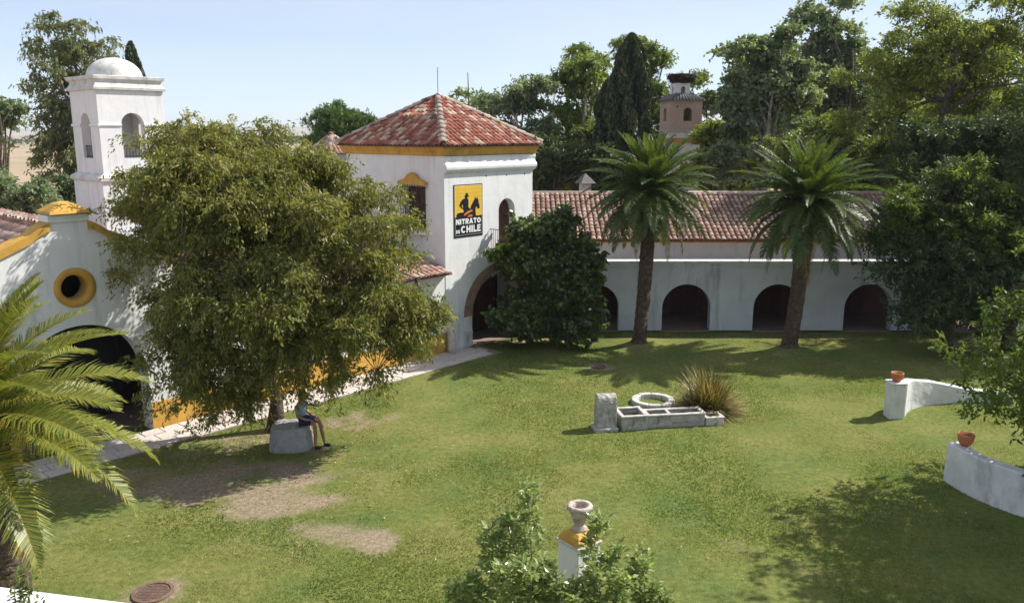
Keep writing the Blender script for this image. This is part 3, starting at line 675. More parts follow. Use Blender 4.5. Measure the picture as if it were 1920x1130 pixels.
mb.add(vs, [(5*k+j, 5*((k+1) % nn)+j, 5*((k+1) % nn)+j+1, 5*k+j+1) for k in range(nn) for j in range(4)], True); mb.build('round_window', M['ochre'], ch)
mb = MB(); mb.box(CX-1.75, CX+1.75, 2.2, 2.3, 0, 3.4); pdo = mb.build('inner_door', M['dark_door_shade'], ch)
for k in range(8): m2 = MB(); m2.box(CX-1.6+k*.4, CX-1.24+k*.4, 2.16, 2.199, .1, 3.1); m2.build('door_panel', M['dark_door_shade'], pdo)
for (a_, b_) in ((CX-HW, CX-1.62), (CX+1.62, CX+HW-.003)): mb = MB(); mb.box(a_, b_, -.014, -.0005, 0, .78); mb.build('plinth', M['ochre'], ch)
CL = 12.0; GS_ = .43
mb = MB()
for s_ in (-1, 1): mb.box(min(CX+s_*HW, CX+s_*(HW-.4)), max(CX+s_*HW, CX+s_*(HW-.4)), .56, CL, 0, 3.75)
mb.prism([(CX-HW, 0), (CX+HW, 0), (CX+HW, 3.8), (CX, 5.6), (CX-HW, 3.8)], 'y', CL, CL+.4); mb.build('wall', M['white'], ch)
mb = MB(); mb.box(CX-HW+.4, CX+HW-.4, .56, CL, -.05, .02); mb.build('floor', M['floor'], ch)
RZ0 = 5.62
mb = MB(); e = HW+.25
mb.prism([(CX, RZ0), (CX+e, RZ0-e*GS_), (CX+e, RZ0-e*GS_-.08), (CX, RZ0-.1), (CX-e, RZ0-e*GS_-.08), (CX-e, RZ0-e*GS_)], 'y', .56, CL+.5); roof = mb.build('roof', M['underroof'], ch)
cme = tile_mesh('roof_tile', M['ptile_o'], w=.24, l=.5)
L_ = math.hypot(e, e*GS_)
slope_tiles(roof, (CX-e, .56, RZ0-e*GS_), (0, 1, 0), (1, 0, GS_), CL, L_, .27, .36, lambda u, v: u < CL-.2 and v < L_-.15, cme, M['ptile_a'], lambda u, v: u < 6 and v > 1.6, 8, dict(w=.24, l=.5))
slope_tiles(roof, (CX+e, .56, RZ0-e*GS_), (0, 1, 0), (-1, 0, GS_), CL, L_, .27, .36, lambda u, v: u < CL-.2 and v < L_-.15, cme, M['ptile_a'], lambda u, v: False, 9, dict(w=.24, l=.5))
ridge_line(roof, (CX, CL+.3, RZ0+.02), (CX, .6, RZ0+.02), step=.4, seed=12)

# ------------------------------------------------------------------ domed bell tower
BW = 2.45
bt_ = empty('bell_tower', P(188, 565, 30.2)*1.0, RZ, 'white bell tower with low dome and arched openings behind the chapel roof', 'bell tower')
bc = P(187, 250, 30); bt_.location = (bc.x, bc.y, 0)
def face_mats():
    return [Matrix.Identity(4), Matrix.Translation((0, BW, 0)) @ Matrix.Rotation(-PI/2, 4, 'Z'), Matrix.Translation((BW, 0, 0)) @ Matrix.Rotation(PI/2, 4, 'Z'), Matrix.Translation((BW, BW, 0)) @ Matrix.Rotation(PI, 4, 'Z')]
for k, mt in enumerate(face_mats()):
    mb = MB(); i0 = 0 if k in (0, 3) else .3; i1 = BW-i0
    wall(mb, i0, i1, 6.4, 9.56-.001*k, [arch(BW/2, .42, 7.05, 8.28)], 0.0005*k, .3)
    o = mb.build('wall', M['white'], bt_); o.matrix_local = mt
    m2 = MB()
    for q_ in range(8): m2.box(BW/2-.4+q_*.115, BW/2-.385+q_*.115, .1, .115, 7.05, 7.5)
    m2.box(BW/2-.42, BW/2+.42, .095, .12, 7.48, 7.51); m2.box(BW/2-.42, BW/2+.42, .095, .12, 7.1, 7.13)
    o = m2.build('balustrade', M['iron'], bt_); o.matrix_local = mt
    m2 = MB()
    for (a_, b_) in ((-.05, BW/2-.42), (BW/2+.42, BW+.05)): m2.prism([(0, 8.2), (-.035, 8.21), (-.05, 8.25), (-.035, 8.3), (0, 8.31)], 'x', a_+.0006*k, b_-.0006*k)
    o = m2.build('string_course', M['white'], bt_); o.matrix_local = mt
mb = MB(); band(mb, 0, BW, 0, BW, [(.002, 9.5), (.09, 9.52), (.1, 9.6), (.04, 9.66), (-.02, 9.78), (.0, 9.86), (.07, 9.9), (.08, 10.0), (.06, 10.02), (-.6, 10.06)]); mb.build('cornice', M['grey_plaster'], bt_)
mb = MB(); mb.lathe([(.98*math.cos(PI/2*k/12), 10.03+.72*math.sin(PI/2*k/12)) for k in range(13)], 32, (BW/2, BW/2, 0)); mb.build('dome', M['grey_plaster'], bt_)
mb = MB(); mb.box(.2, BW-.2, .2, BW-.2, 9.3, 9.5); mb.build('ceiling', M['white'], bt_)
mb = MB(); mb.box(-.12, BW+.12, -.12, BW+.12, 0, 6.35); mb.build('shaft', M['white'], bt_)
mb = MB(); band(mb, -.12, BW+.12, -.12, BW+.12, [(.002, 6.2), (.08, 6.24), (.1, 6.36), (.02, 6.42), (-.13, 6.52)]); mb.build('ledge', M['grey_plaster'], bt_)

# ------------------------------------------------------------------ small turret behind the tower house
tc_ = P(622, 268, 39)
tu = empty('roof_turret', (tc_.x, tc_.y, 0), RZ, 'small white turret with tiled cap left of the tower roof', 'turret')
mb = MB(); mb.box(-.6, .6, -.6, .6, 0, 7.0); mb.build('wall', M['white'], tu)
mb = MB(); mb.frustum((0, 0), 1.05, .06, 7.0, 7.85); roof = mb.build('roof', M['underroof'], tu)
q4 = [(-.74, -.74), (.74, -.74), (.74, .74), (-.74, .74)]
for k in range(4): pyr_face(roof, q4[k], q4[(k+1) % 4], (0, 0, 7.85), pme, M['ptile_a'], lambda u, v: True if k in (0, 3) else False, 20+k, .2, .3, 7.02)
for k in range(4): ridge_line(roof, (*q4[k], 7.04), (0, 0, 7.9), .36, 30+k)

# ------------------------------------------------------------------ arcade wing
AY = 32.9
ag = empty('arcade_wing', (0, AY, 0), 0, 'long white arcaded wing with terrace parapet and red tiled roof behind the palms', 'building')
AX0, AX1 = .95, 21.0; ARC = [3.37, 7.09, 10.8, 14.5, 18.2]
mb = MB(); wall(mb, AX0, AX1, 0, 2.84, [arch(c_, .98, 0, 1.0) for c_ in ARC], 0, .42); mb.build('arcade_wall', M['white_worn_shade'], ag)
mb = MB(); mb.box(AX0, AX1, -.07, .48, 2.84, 2.93); mb.box(AX0, AX1, -.03, -.001, 2.66, 2.7); mb.build('parapet_cap', M['grey_plaster'], ag)
mb = MB(); mb.box(AX0, AX1, .42, 3.1, 2.3, 2.5); mb.build('terrace', M['floor'], ag)
mb = MB(); mb.box(AX0-.5, AX1, .0, 3.1, -.1, .06); mb.build('arcade_floor', M['floor'], ag)
mb = MB(); mb.box(-2.2, AX1, 3.1, 3.5, 0, 3.4); mb.build('upper_wall', M['white'], ag)
for c_ in ARC:
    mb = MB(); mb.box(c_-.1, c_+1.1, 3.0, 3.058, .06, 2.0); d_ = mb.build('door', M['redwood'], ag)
    for k in range(2):
        for j in range(2):
            m2 = MB(); m2.box(c_-.02+k*.58, c_+.44+k*.58, 2.97, 2.999, .2+j*.9, 1.0+j*.9); m2.build('door_panel', M['redwood'], d_)
mb = MB(); mb.box(AX0, AX1, 3.06, 3.099, .06, 2.3); mb.build('shade_lining', M['wood'], ag)  # brown sheet added over the back wall to make the arcade interior dark
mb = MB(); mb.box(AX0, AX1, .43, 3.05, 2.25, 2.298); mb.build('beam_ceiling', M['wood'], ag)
mb = MB(); mb.prism([(3.1, 3.26), (2.92, 3.36), (2.92, 3.42), (3.1, 3.42)], 'x', -2.2, AX1); mb.build('eaves_band', M['ochre'], ag)
e0, r0, z0_, z1_ = 2.75, 7.0, 3.42, 5.12
mb = MB(); mb.prism([(e0, z0_), (r0, z1_), (r0+4.2, z0_), (r0+4.2, z0_-.1), (e0, z0_-.06)], 'x', -2.2, AX1); roof = mb.build('roof', M['underroof'], ag)
L_ = math.hypot(r0-e0, z1_-z0_)
slope_tiles(roof, (-2.2, e0, z0_), (1, 0, 0), (0, r0-e0, z1_-z0_), AX1+2.2, L_, .235, .33, lambda u, v: v < L_-.1, pme, M['wtile_a'], lambda u, v: False, 14)
mb = MB(); mb.tube([(-2.2, r0, z1_-.01), (AX1, r0, z1_-.01)], .13, 8); mb.build('ridge', M['ptile_o'], roof)
mb = MB(); mb.box(-2.2, AX1, r0+3.8, r0+4.1, 0, z0_-.05); mb.build('rear_wall', M['white'], ag)
# roof vent tile and chimney on the wing
c1_ = P(1097, 350, 44)
cm = empty('chimney', (c1_.x, c1_.y, 0), R(20), 'small white chimney with grey pyramid cap behind the arcade roof ridge', 'chimney')
mb = MB(); mb.box(-.24, .24, -.24, .24, 0, 5.35); mb.build('stack', M['grey_plaster'], cm)
mb = MB(); mb.frustum((0, 0), .62, .05, 5.35, 5.85); mb.build('cap', M['greytile'], cm)

# ------------------------------------------------------------------ far brick tower with nest
c2 = P(1276, 220, 58)
bk = empty('brick_tower', (c2.x, c2.y, 0), R(8), 'far brick belfry with white lantern rising among the trees', 'bell tower')
HWT = 1.14
for k in range(4):
    mb = MB(); i0 = -HWT if k % 2 == 0 else -HWT+.3
    wall(mb, i0, -i0, 8.12, 10.1-.001*k, [arch(.0 if k else .12, .3, 8.75, 9.35)], -HWT, -HWT+.3); o = mb.build('wall', M['brick_wall'], bk); o.matrix_local = Matrix.Rotation(PI/2*k, 4, 'Z')
    m2 = MB(); m2.box(-.7, -.6, -HWT-.004, -HWT, 9.65, 9.78); m2.box(-.75, -.66, -HWT-.004, -HWT, 7.72, 7.8); o = m2.build('putlog_hole', M['black'], bk); o.matrix_local = Matrix.Rotation(PI/2*k, 4, 'Z')
mb = MB(); band(mb, -HWT, HWT, -HWT, HWT, [(-.2, 8.02), (.1, 8.04), (.1, 8.12), (-.2, 8.14)]); mb.build('string_course', M['stone'], bk)
mb = MB(); mb.box(-HWT+.02, HWT-.02, -HWT+.02, HWT-.02, 7.6, 8.03); mb.build('white_stage', M['grey_plaster'], bk)
mb = MB(); band(mb, -HWT, HWT, -HWT, HWT, [(-.1, 7.3), (.14, 7.36), (.14, 7.55), (-.1, 7.6)]); mb.build('ochre_band', M['terracotta'], bk)
mb = MB(); mb.box(-HWT+.05, HWT-.05, -HWT+.05, HWT-.05, 0, 7.32); mb.build('shaft', M['grey_plaster'], bk)
mb = MB(); mb.frustum((0, 0), 1.78, .7, 10.1, 10.62); roof = mb.build('roof', M['greytile'], bk)
for k in range(4):
    mb = MB()
    for q_ in range(11):
        x = -1.2+q_*.24; mb.tube([(x, -1.24, 10.16), (x*.52, -.55, 10.62)], [.075, .05], 6)
    o = mb.build('roof_tile_row', M['greytile'], roof); o.matrix_local = Matrix.Rotation(PI/2*k, 4, 'Z'); tag(o, kind='stuff')
mb = MB(); mb.lathe([(0, 8.62), (.22, 8.62), (.2, 8.75), (.13, 8.95), (.1, 9.08), (0, 9.1)], 12, (.12, -HWT+.5, 0)); mb.build('bell', M['iron'], bk)
LW = .54
for k in range(4):
    mb = MB(); i0 = -LW if k % 2 == 0 else -LW+.12
    wall(mb, i0, -i0, 10.3, 11.32-.001*k, [arch(.05, .17, 10.62, 10.92)], -LW, -LW+.12); o = mb.build('lantern_wall', M['white'], bk); o.matrix_local = Matrix.Translation((-.12, 0, 0)) @ Matrix.Rotation(PI/2*k, 4, 'Z')
ns = empty('stork_nest', (c2.x-.05, c2.y, 11.3), 0, 'big dark twig nest on top of the far brick belfry', 'nest')
mb = MB(); mb.lathe([(0, .0), (.55, .0), (.75, .12), (.85, .4), (.82, .6), (.6, .66), (.3, .55), (0, .5)], 20, jit=.06, seed=4); mb.build('nest_core', M['nest'], ns)
mb = MB(); rr = random.Random(8)
for k in range(420):
    a_ = rr.uniform(0, 2*PI); z = rr.uniform(.05, .64); r_ = .62+.26*min(1, z/.35)+rr.uniform(-.08, .05); l = rr.uniform(.15, .4); b_ = a_+PI/2+rr.uniform(-.7, .7)
    p = Vector((r_*math.cos(a_), r_*math.sin(a_), z)); d = Vector((math.cos(b_)*l, math.sin(b_)*l, rr.uniform(-.12, .1)))
    mb.tube([p-d, p+d], .014, 3, False, False)
tag(mb.build('twigs', M['nest'], ns, recalc=False), kind='stuff')

# ------------------------------------------------------------------ paving strip along the facade
pv = MB(); pv.box(-19, 1.45, -1.42, -.015, -.06, .03); pvo = pv.build('pavement', M['mortar']); pvo.location = T0; pvo.rotation_euler = (0, 0, RZ)
tag(pvo, 'pale stone pavement strip along the foot of the facades', kind='structure')
slab_me = []
for k in range(5):
    rr = random.Random(k); mb = MB(); hx, hy = .26, .215
    mb.add([(-hx, -hy, 0), (hx, -hy, 0), (hx, hy, 0), (-hx, hy, 0)]+[(sx_*hx*.96+rr.uniform(-.008, .008), sy_*hy*.95+rr.uniform(-.008, .008), .028) for sx_, sy_ in ((-1,-1),(1,-1),(1,1),(-1,1))], [(4,5,6,7),(0,1,5,4),(1,2,6,5),(2,3,7,6),(3,0,4,7)])
    o = mb.build('paving_slab', M['slab']); slab_me.append(o.data); bpy.data.objects.remove(o)
rr = random.Random(2)
for i in range(37):
    for j in range(3):
        x = -18.7+i*.54+(j % 2)*.2; y = -1.19+j*.46
        if x > 1.2: continue
        o = bpy.data.objects.new('paving_slab', rr.choice(slab_me)); COL.objects.link(o); o.parent = pvo
        o.location = (x, y, .026+rr.uniform(-.006, .008)); o.rotation_euler = (rr.uniform(-.012, .012), rr.uniform(-.012, .012), rr.uniform(-.02, .02)+rr.choice((0, PI)))

# ------------------------------------------------------------------ vegetation
def rvec(n, r_): 
    v = r_.normal(size=(n, 3)); return v/np.linalg.norm(v, axis=1, keepdims=True)
def leaf_quads(C, size, r_, droop=.3, aspect=.42, flat=0.0, ldir=None):
    """rhombic leaves at centres C"""
    n = len(C); d = rvec(n, r_)
    if ldir is not None: d = d*.75+ldir
    d[:,2] = d[:,2]*(1-flat)-droop; d /= np.linalg.norm(d, axis=1, keepdims=True)
    s = np.cross(d, rvec(n, r_)+np.array([0, 0, .9])); s /= np.maximum(np.linalg.norm(s, axis=1, keepdims=True), 1e-6)
    L = size*(.7+.6*r_.random((n, 1))); W_ = L*aspect
    return np.stack([C-d*L*.5, C-d*L*.05+s*W_*.5, C+d*L*.5, C-d*L*.05-s*W_*.5], 1)
def crown_points(ells, ncl, r_, shell=.55, gap=.0, boughs=None, bsize=1.0):
    """boughs (sub-crowns) spread through the ellipsoids, leaf clusters on the boughs: clumps with gaps between"""
    EA = np.array(ells); vol = EA[:,3]*EA[:,4]*EA[:,5]; pk = vol**.7/np.sum(vol**.7)
    nb = boughs or int(16+7*len(ells))
    k = r_.choice(len(ells), nb, p=pk); E_ = EA[k]
    d = rvec(nb, r_); rad = (.25+.8*r_.random((nb, 1))**.7)
    BC = E_[:,:3]+d*rad*E_[:,3:6]
    br = (.26+.3*r_.random(nb))*np.cbrt(E_[:,3]*E_[:,4]*E_[:,5])*bsize*(1-.35*gap)
    pb = br**2/np.sum(br**2); j = r_.choice(nb, ncl, p=pb)
    d = rvec(ncl, r_); up = r_.random(ncl) < .6; d[up,2] = np.abs(d[up,2])
    rr_ = (shell+(1-shell)*r_.random((ncl, 1)))
    C = BC[j]+d*rr_*br[j][:,None]*np.array([1.15, 1.15, .8])
    return C
def branches(mb, base, top, r0, ells, C, r_, nlimb=9, twig=220, lean=None, trunk_seg=7, fork=.35):
    base, top = Vector(base), Vector(top); rr = random.Random(int(r_.integers(1e6)))
    tp = []; 
    for k in range(trunk_seg+1):
        f = k/trunk_seg; p = base.lerp(top, f)+Vector((rr.uniform(-1, 1), rr.uniform(-1, 1), 0))*r0*.5*(0 if k == 0 else 1); tp.append(p)
    rad = [r0*(1.35 if k == 0 else 1)*(1-.85*k/trunk_seg) for k in range(trunk_seg+1)]
    mb.tube(tp, rad, 9)
    nodes_ = []
    for i, p in enumerate(tp[max(1, int(trunk_seg*fork)):]): nodes_.append((p, r0*.3))
    for k in range(nlimb):
        e = ells[k % len(ells)]; c = Vector(e[:3])+Vector((rr.uniform(-.6, .6)*e[3], rr.uniform(-.6, .6)*e[4], rr.uniform(-.2, .7)*e[5]))
        f = fork+(.95-fork)*rr.random()
        s = base.lerp(top, f); mid = s.lerp(c, .5)+Vector((rr.uniform(-.3, .3), rr.uniform(-.3, .3), .25*abs((c-s).length)*.4))
        pts = [s, s.lerp(mid, .55)+Vector((rr.uniform(-.1, .1), rr.uniform(-.1, .1), .05)), mid, mid.lerp(c, .6)+Vector((rr.uniform(-.15, .15), rr.uniform(-.15, .15), .1)), c]
        rl_ = r0*(1-.65*f)*.6
        mb.tube(pts, [rl_, rl_*.8, rl_*.6, rl_*.42, rl_*.2], 6)
        for j, p in enumerate(pts[1:]): nodes_.append((p, rl_*(.6-.12*j)))
    NP = np.array([list(p[0]) for p in nodes_])
    sel = r_.permutation(len(C))[:twig]
    for i in sel:
        c = C[i]; d = np.linalg.norm(NP-c, axis=1)+.6*np.maximum(0, NP[:,2]-c[2]); j = int(np.argmin(d)); p, q_ = nodes_[j]; c = Vector(c)
        m_ = p.lerp(c, .5)+Vector((rr.uniform(-.12, .12), rr.uniform(-.12, .12), .12*(c-p).length))
        q_ = max(.012, min(q_*.5, .05)); mb.tube([p, m_, c], [q_, q_*.7, q_*.35], 4, True, False)
def make_tree(name, label, cat, base, ells, trunk_top, r0, ncl, lpc, crad, lsize, leaf, bark='bark', seed=0, droop=.3, aspect=.42, shell=.45, gap=.3, clip=None, group=None, nlimb=9, twig=200, flatten=.7, fork=.35, leafname='crown', hang=0.0, flat=0.0, boughs=None, bsize=1.0):
    r_ = np.random.default_rng(seed); root = empty(name, base, 0, label, cat, group)
    C = crown_points(ells, ncl, r_, shell, gap, boughs, bsize)
    if clip is not None: C = C[clip(C)]
    n = len(C)*lpc; k = np.repeat(np.arange(len(C)), lpc)
    sz = (.6+.8*r_.random((len(C), 1)))[k]
    NT = 6; td = rvec(len(C)*NT, r_).reshape(len(C), NT, 3); td[:,:,2] = td[:,:,2]*flatten+.1; ti = r_.integers(0, NT, n)
    tdir = td[k, ti]; tt = r_.random((n, 1))**.75
    off = tdir*tt*crad*1.25*sz+r_.normal(size=(n, 3))*crad*.13; off[:,2] -= (hang+.15)*tt[:,0]**2*crad*1.2*sz[:,0]
    L = C[k]+off; ldir = tdir*.9; ldir[:,2] -= hang*tt[:,0]*1.2
    cl_r = r_.random(len(C))[k]
    keep = np.ones(n, bool) if clip is None else clip(L)
    L, cl_r, ldir = L[keep], cl_r[keep], ldir[keep]
    rnd = np.clip(.5*cl_r+.5*r_.random(len(L)), 0, 1)
    bs = np.array(base)
    quads_mesh(leafname, leaf_quads(L-bs, lsize, r_, droop, aspect, flat, ldir), rnd, M[leaf], root)
    mb = MB(); branches(mb, (0, 0, 0), tuple(Vector(trunk_top)-Vector(base)), r0, [(e[0]-bs[0], e[1]-bs[1], e[2]-bs[2], *e[3:]) for e in ells], C-bs, r_, nlimb, twig, fork=fork)
    mb.build('trunk', M[bark], root, recalc=False)
    return root
def E(px, py, zc, rx, ry, rz): p = P(px, py, zc); return (p.x, p.y, p.z, rx, ry, rz)

# the big olive-gold tree in front of the low range
def tree_clip(C):
    dx, dy = C[:,0]-T0.x, C[:,1]-T0.y; c, s = math.cos(RZ), math.sin(RZ)
    lx, ly = dx*c+dy*s, -dx*s+dy*c
    chap = np.where(np.abs(lx-CX) < HW+.3, 5.75-np.maximum(np.abs(lx-CX)-.9, 0)*.43, 0)
    low = np.where((lx > -8.2) & (lx < .1), 3.2+np.maximum(ly, 0)*SL, 0)
    tow = np.where((lx > -.25) & (lx < 5), 9.9, 0)
    h = np.maximum(np.maximum(chap, low), tow)+.25
    return ((ly < -.22) | (C[:,2] > h)) & (C[:,2] > .62)
tb = G(516, 806)
ells = [E(430, 370, 20.8, 2.3, 2.1, 1.7), E(395, 270, 21.4, 1.0, 1.2, .75), E(570, 400, 20.6, 2.1, 2.0, 1.5), E(270, 400, 20.8, 1.15, 1.3, 1.1), E(215, 390, 21.0, .55, .9, .7), E(255, 480, 20.8, .9, 1.1, .9), E(680, 470, 20.6, 1.5, 1.5, 1.1), E(700, 590, 20.4, 1.6, 1.3, 1.0), E(480, 560, 19.8, 2.3, 1.7, 1.6), E(370, 680, 20.2, 1.2, 1.0, 1.1), E(580, 670, 20.2, 1.1, 1.0, .8), E(750, 540, 21.0, .8, .9, .9), E(310, 560, 20.4, .95, 1.2, 1.1), E(430, 735, 20.6, 1.2, .9, .7), E(600, 320, 21.2, .9, 1.0, .55), E(700, 690, 20.4, .7, .7, .5), E(290, 330, 21.2, .8, .9, .6), E(330, 620, 20.4, .9, 1.0, 1.1), E(470, 660, 20.3, 1.4, 1.0, 1.2), E(390, 755, 20.8, 1.3, .8, .7), E(750, 620, 20.8, 1.0, 1.0, .8), E(640, 560, 20.2, 1.3, 1.2, 1.0), E(540, 715, 20.5, .9, .7, .5), E(795, 590, 21.4, .5, .6, .6), E(690, 330, 21.6, .4, .5, .5), E(320, 690, 20.8, .8, .8, .9), E(325, 755, 21.0, .8, .7, .6), E(460, 745, 20.4, 1.0, .8, .6), E(640, 690, 20.6, 1.1, .9, .7), E(730, 660, 21.0, .9, .8, .6), E(560, 610, 20.4, 1.4, 1.1, 1.0), E(360, 785, 21.0, .9, .6, .4), E(790, 640, 21.4, .55, .7, .5), E(480, 300, 21.2, 1.1, 1.1, .7), E(300, 770, 21.0, .6, .5, .45), E(430, 775, 20.9, .9, .6, .35), E(690, 720, 20.8, .6, .6, .35), E(620, 725, 20.6, .7, .6, .4)]
make_tree('courtyard_tree', 'big spreading olive-gold tree beside the seat block, before the white range', 'tree', tuple(tb), ells, (tb.x-.1, tb.y-.1, 5.6), .2, 4300, 74, .33, .11, 'l_olive', 'bark', 11, droop=.6, aspect=.36, shell=.3, gap=.1, clip=tree_clip, nlimb=18, twig=520, flatten=.8, fork=.38, hang=.38, boughs=380, bsize=.78)

# background trees
def bgtree(label, px, zc, ells, leaf, seed, ncl=330, lpc=110, crad=.8, ls=.26, r0=.35, bark='bark', name='tree', toppy=None, **kw):
    b_ = P(px, 400, zc); b_.z = -.05; ncl = int(ncl*1.9); lpc = int(lpc*.35); crad *= .85; ls *= 1.2
    zs = sorted(e[2] for e in ells); tz = zs[int(len(zs)*.6)] if toppy is None else P(px, toppy, zc).z
    return make_tree(name, label, 'tree', tuple(b_), ells, (b_.x+.3, b_.y, tz), r0, ncl, lpc, crad, ls, leaf, bark, seed, **kw)
bgtree('tall grey-green eucalyptus behind the domed bell tower', 165, 47, [E(120, 100, 47, 2.0, 2, 1.8), E(190, 90, 47, 1.7, 2, 1.8), E(85, 150, 47, 1.3, 1.4, 1.0), E(150, 180, 47, 2.4, 2.2, 2.4), E(100, 250, 47, 2.2, 2, 2.0), E(190, 290, 47, 2.0, 2, 2.4), E(110, 320, 47, 1.8, 1.6, 1.4), E(130, 370, 47, 1.6, 1.4, 1.2), E(60, 280, 47, 1.2, 1.2, 1.0), E(160, 240, 47, 1.8, 1.6, 1.6), E(255, 150, 49, .8, 1, 1.8), E(315, 225, 49, .55, .8, 1.3)], 'l_euca', 31, 420, 120, .62, .24, .4, droop=.7, gap=.4, aspect=.3, hang=.3)
bgtree('small grey tree at the far left edge beside the eucalyptus', 10, 50, [E(5, 215, 50, 1.2, 1.2, 1.0), E(-40, 230, 50, 1.6, 1.4, 1.3), E(30, 205, 50, .6, .6, .5)], 'l_grey', 32, 110, 100, .55, .24, .2, droop=.6)
bgtree('grey-green olive tree below the eucalyptus above the chapel roof', 45, 40, [E(45, 365, 40, 1.4, 1.2, .9), E(-20, 350, 40, 1.3, 1.2, 1.0), E(95, 385, 40, .8, .8, .6)], 'l_grey', 33, 170, 110, .42, .17, .2, name='olive_tree')
bgtree('dark leafy tree behind the left foot of the bell tower', 130, 43, [E(130, 370, 43, 1.0, 1, 1.0), E(110, 400, 43, 1.5, 1, .8)], 'l_dark', 34, 90, 110, .5, .2, .2)
def cypress(label, px, zc, topy, half, seed, base_py=400, n=46000, ls=.2):
    r_ = np.random.default_rng(seed); b_ = P(px, topy+60, zc); top = P(px, topy, zc).z; root = empty('cypress_tree', (b_.x, b_.y, -.05), 0, label, 'tree')
    # many upright flame-like sprays
    f = r_.random(n)**.8; z = .6+f*(top-.6)
    prof = np.minimum(1, (1-f)*5.5)**.55*np.minimum(1, .85+f*.4)*half
    a = r_.random(n)*2*PI; ridge = .8+.2*np.sin(a*5+z*1.1)+.12*np.sin(a*11-z*2.3)+.1*np.sin(z*2.7+a*2)
    rad = prof*ridge*(.55+.45*r_.random(n)**.4)
    C = np.stack([rad*np.cos(a), rad*np.sin(a), z], -1)
    V = leaf_quads(C, ls*1.7, r_, -1.6, .3)
    quads_mesh('crown', V, np.clip(.5*r_.random(n)+.5*(.5+.5*np.sin(a*5+z*1.1)), 0, 1), M['l_cyp'], root)
    mb = MB(); mb.tube([(0, 0, 0), (0, 0, top*.5), (0, 0, top*.93)], [.28, .18, .03], 8); mb.build('trunk', M['bark'], root)
cypress('tall dark cypress column behind the first palm', 1183, 46, 66, 1.2, 41)
cypress('shorter dark cypress spire close left of the tall cypress', 1140, 47, 150, .8, 43, n=24000)
cypress('thin dark cypress tip beside the white dome', 250, 58, 80, .75, 42, n=16000)
# umbrella pine
pe = [E(640, 240, 70, 2.9, 2.5, 1.5), E(640, 225, 70, 2.0, 2.0, 1.0), E(600, 255, 70, 1.6, 1.5, 1.1), E(685, 240, 70, 1.5, 1.5, 1.0), E(640, 280, 70, 2.2, 2, 1.4), E(590, 285, 70, 1.0, 1, 1.2)]
bgtree('rounded bright green umbrella pine left of the tower roof', 640, 70, pe, 'l_pine', 44, 480, 140, .6, .26, .35, boughs=90, name='pine_tree', droop=-.5, aspect=.25, shell=.75, gap=.1)
bgtree('small sparse tree with bare top twigs behind the tower roof', 872, 56, [E(872, 195, 56, .95, 1, .9), E(850, 215, 56, .8, 1, .7), E(875, 240, 56, 1, 1, .9)], 'l_mid', 45, 80, 90, .5, .2, .16, toppy=140, gap=.3)
bgtree('pale green tree directly right of the tower roof', 960, 50, [E(955, 215, 50, 1.5, 1.6, 1.6), E(1000, 190, 50, 1.5, 1.5, 1.5), E(930, 250, 50, .9, 1.2, 1.2), E(1000, 270, 50, 1.6, 1.5, 1.4), E(1040, 320, 49, 1.8, 1.5, 1.3)], 'l_grey', 46, 300, 110, .62, .22, .3, 'palebark', gap=.55, droop=.6)
bgtree('tall feathery green tree left of the dark cypress', 1085, 51, [E(1075, 130, 51, 1.9, 1.7, 1.7), E(1100, 180, 51, 1.7, 1.7, 1.9), E(1050, 200, 51, 1.2, 1.4, 1.4), E(1095, 260, 51, 1.8, 1.6, 2.0), E(1060, 320, 51, 1.6, 1.5, 1.2)], 'l_mid', 47, 330, 120, .62, .22, .3, 'palebark', gap=.5, droop=.7)
bgtree('tall green tree just behind the dark cypress', 1200, 62, [E(1190, 90, 62, 1.4, 1.5, 1.3), E(1228, 115, 62, 1.4, 1.4, 1.7), E(1235, 190, 62, 1.3, 1.3, 2.2), E(1220, 260, 62, 1.5, 1.4, 2.0)], 'l_mid', 48, 260, 110, .62, .23, .3, gap=.35, droop=.6)
bgtree('dark shrubby tree filling behind the arcade roof by the tower', 1040, 46.5, [E(1030, 330, 46.5, 2.0, 1.2, 1.3), E(1110, 320, 46.5, 1.6, 1.2, 1.4), E(1010, 290, 48, 1.0, 1, 1.0)], 'l_dark', 49, 200, 110, .6, .2, .25)
bgtree('yellowing tree in front of the far brick belfry', 1330, 50, [E(1332, 250, 50, .9, 1, .7), E(1355, 290, 50, 1.6, 1.3, 1.3), E(1300, 320, 50, 1.0, 1, .7), E(1390, 330, 50, 1.6, 1.2, 1.2)], 'l_yel', 50, 260, 110, .55, .21, .25, gap=.3)
bgtree('green tree behind the far brick belfry', 1320, 66, [E(1310, 190, 66, 1.8, 1.5, 1.9), E(1250, 240, 66, 1.4, 1.4, 2.4), E(1300, 280, 66, 2.6, 1.5, 2.0)], 'l_mid', 51, 220, 110, .7, .26, .3, gap=.3)
bgtree('broad poplar with pale limbs above the second palm', 1425, 47, [E(1400, 115, 47, 1.7, 1.6, 1.5), E(1450, 110, 47, 1.5, 1.5, 1.5), E(1380, 165, 47, .8, 1.0, .9), E(1430, 190, 47, 2.2, 1.8, 1.7), E(1480, 160, 47, 1.4, 1.5, 1.6), E(1430, 260, 47, 2.2, 1.8, 1.6), E(1390, 300, 47, 1.8, 1.5, 1.3)], 'l_grey', 52, 430, 110, .55, .2, .32, 'palebark', gap=.45, aspect=.7)
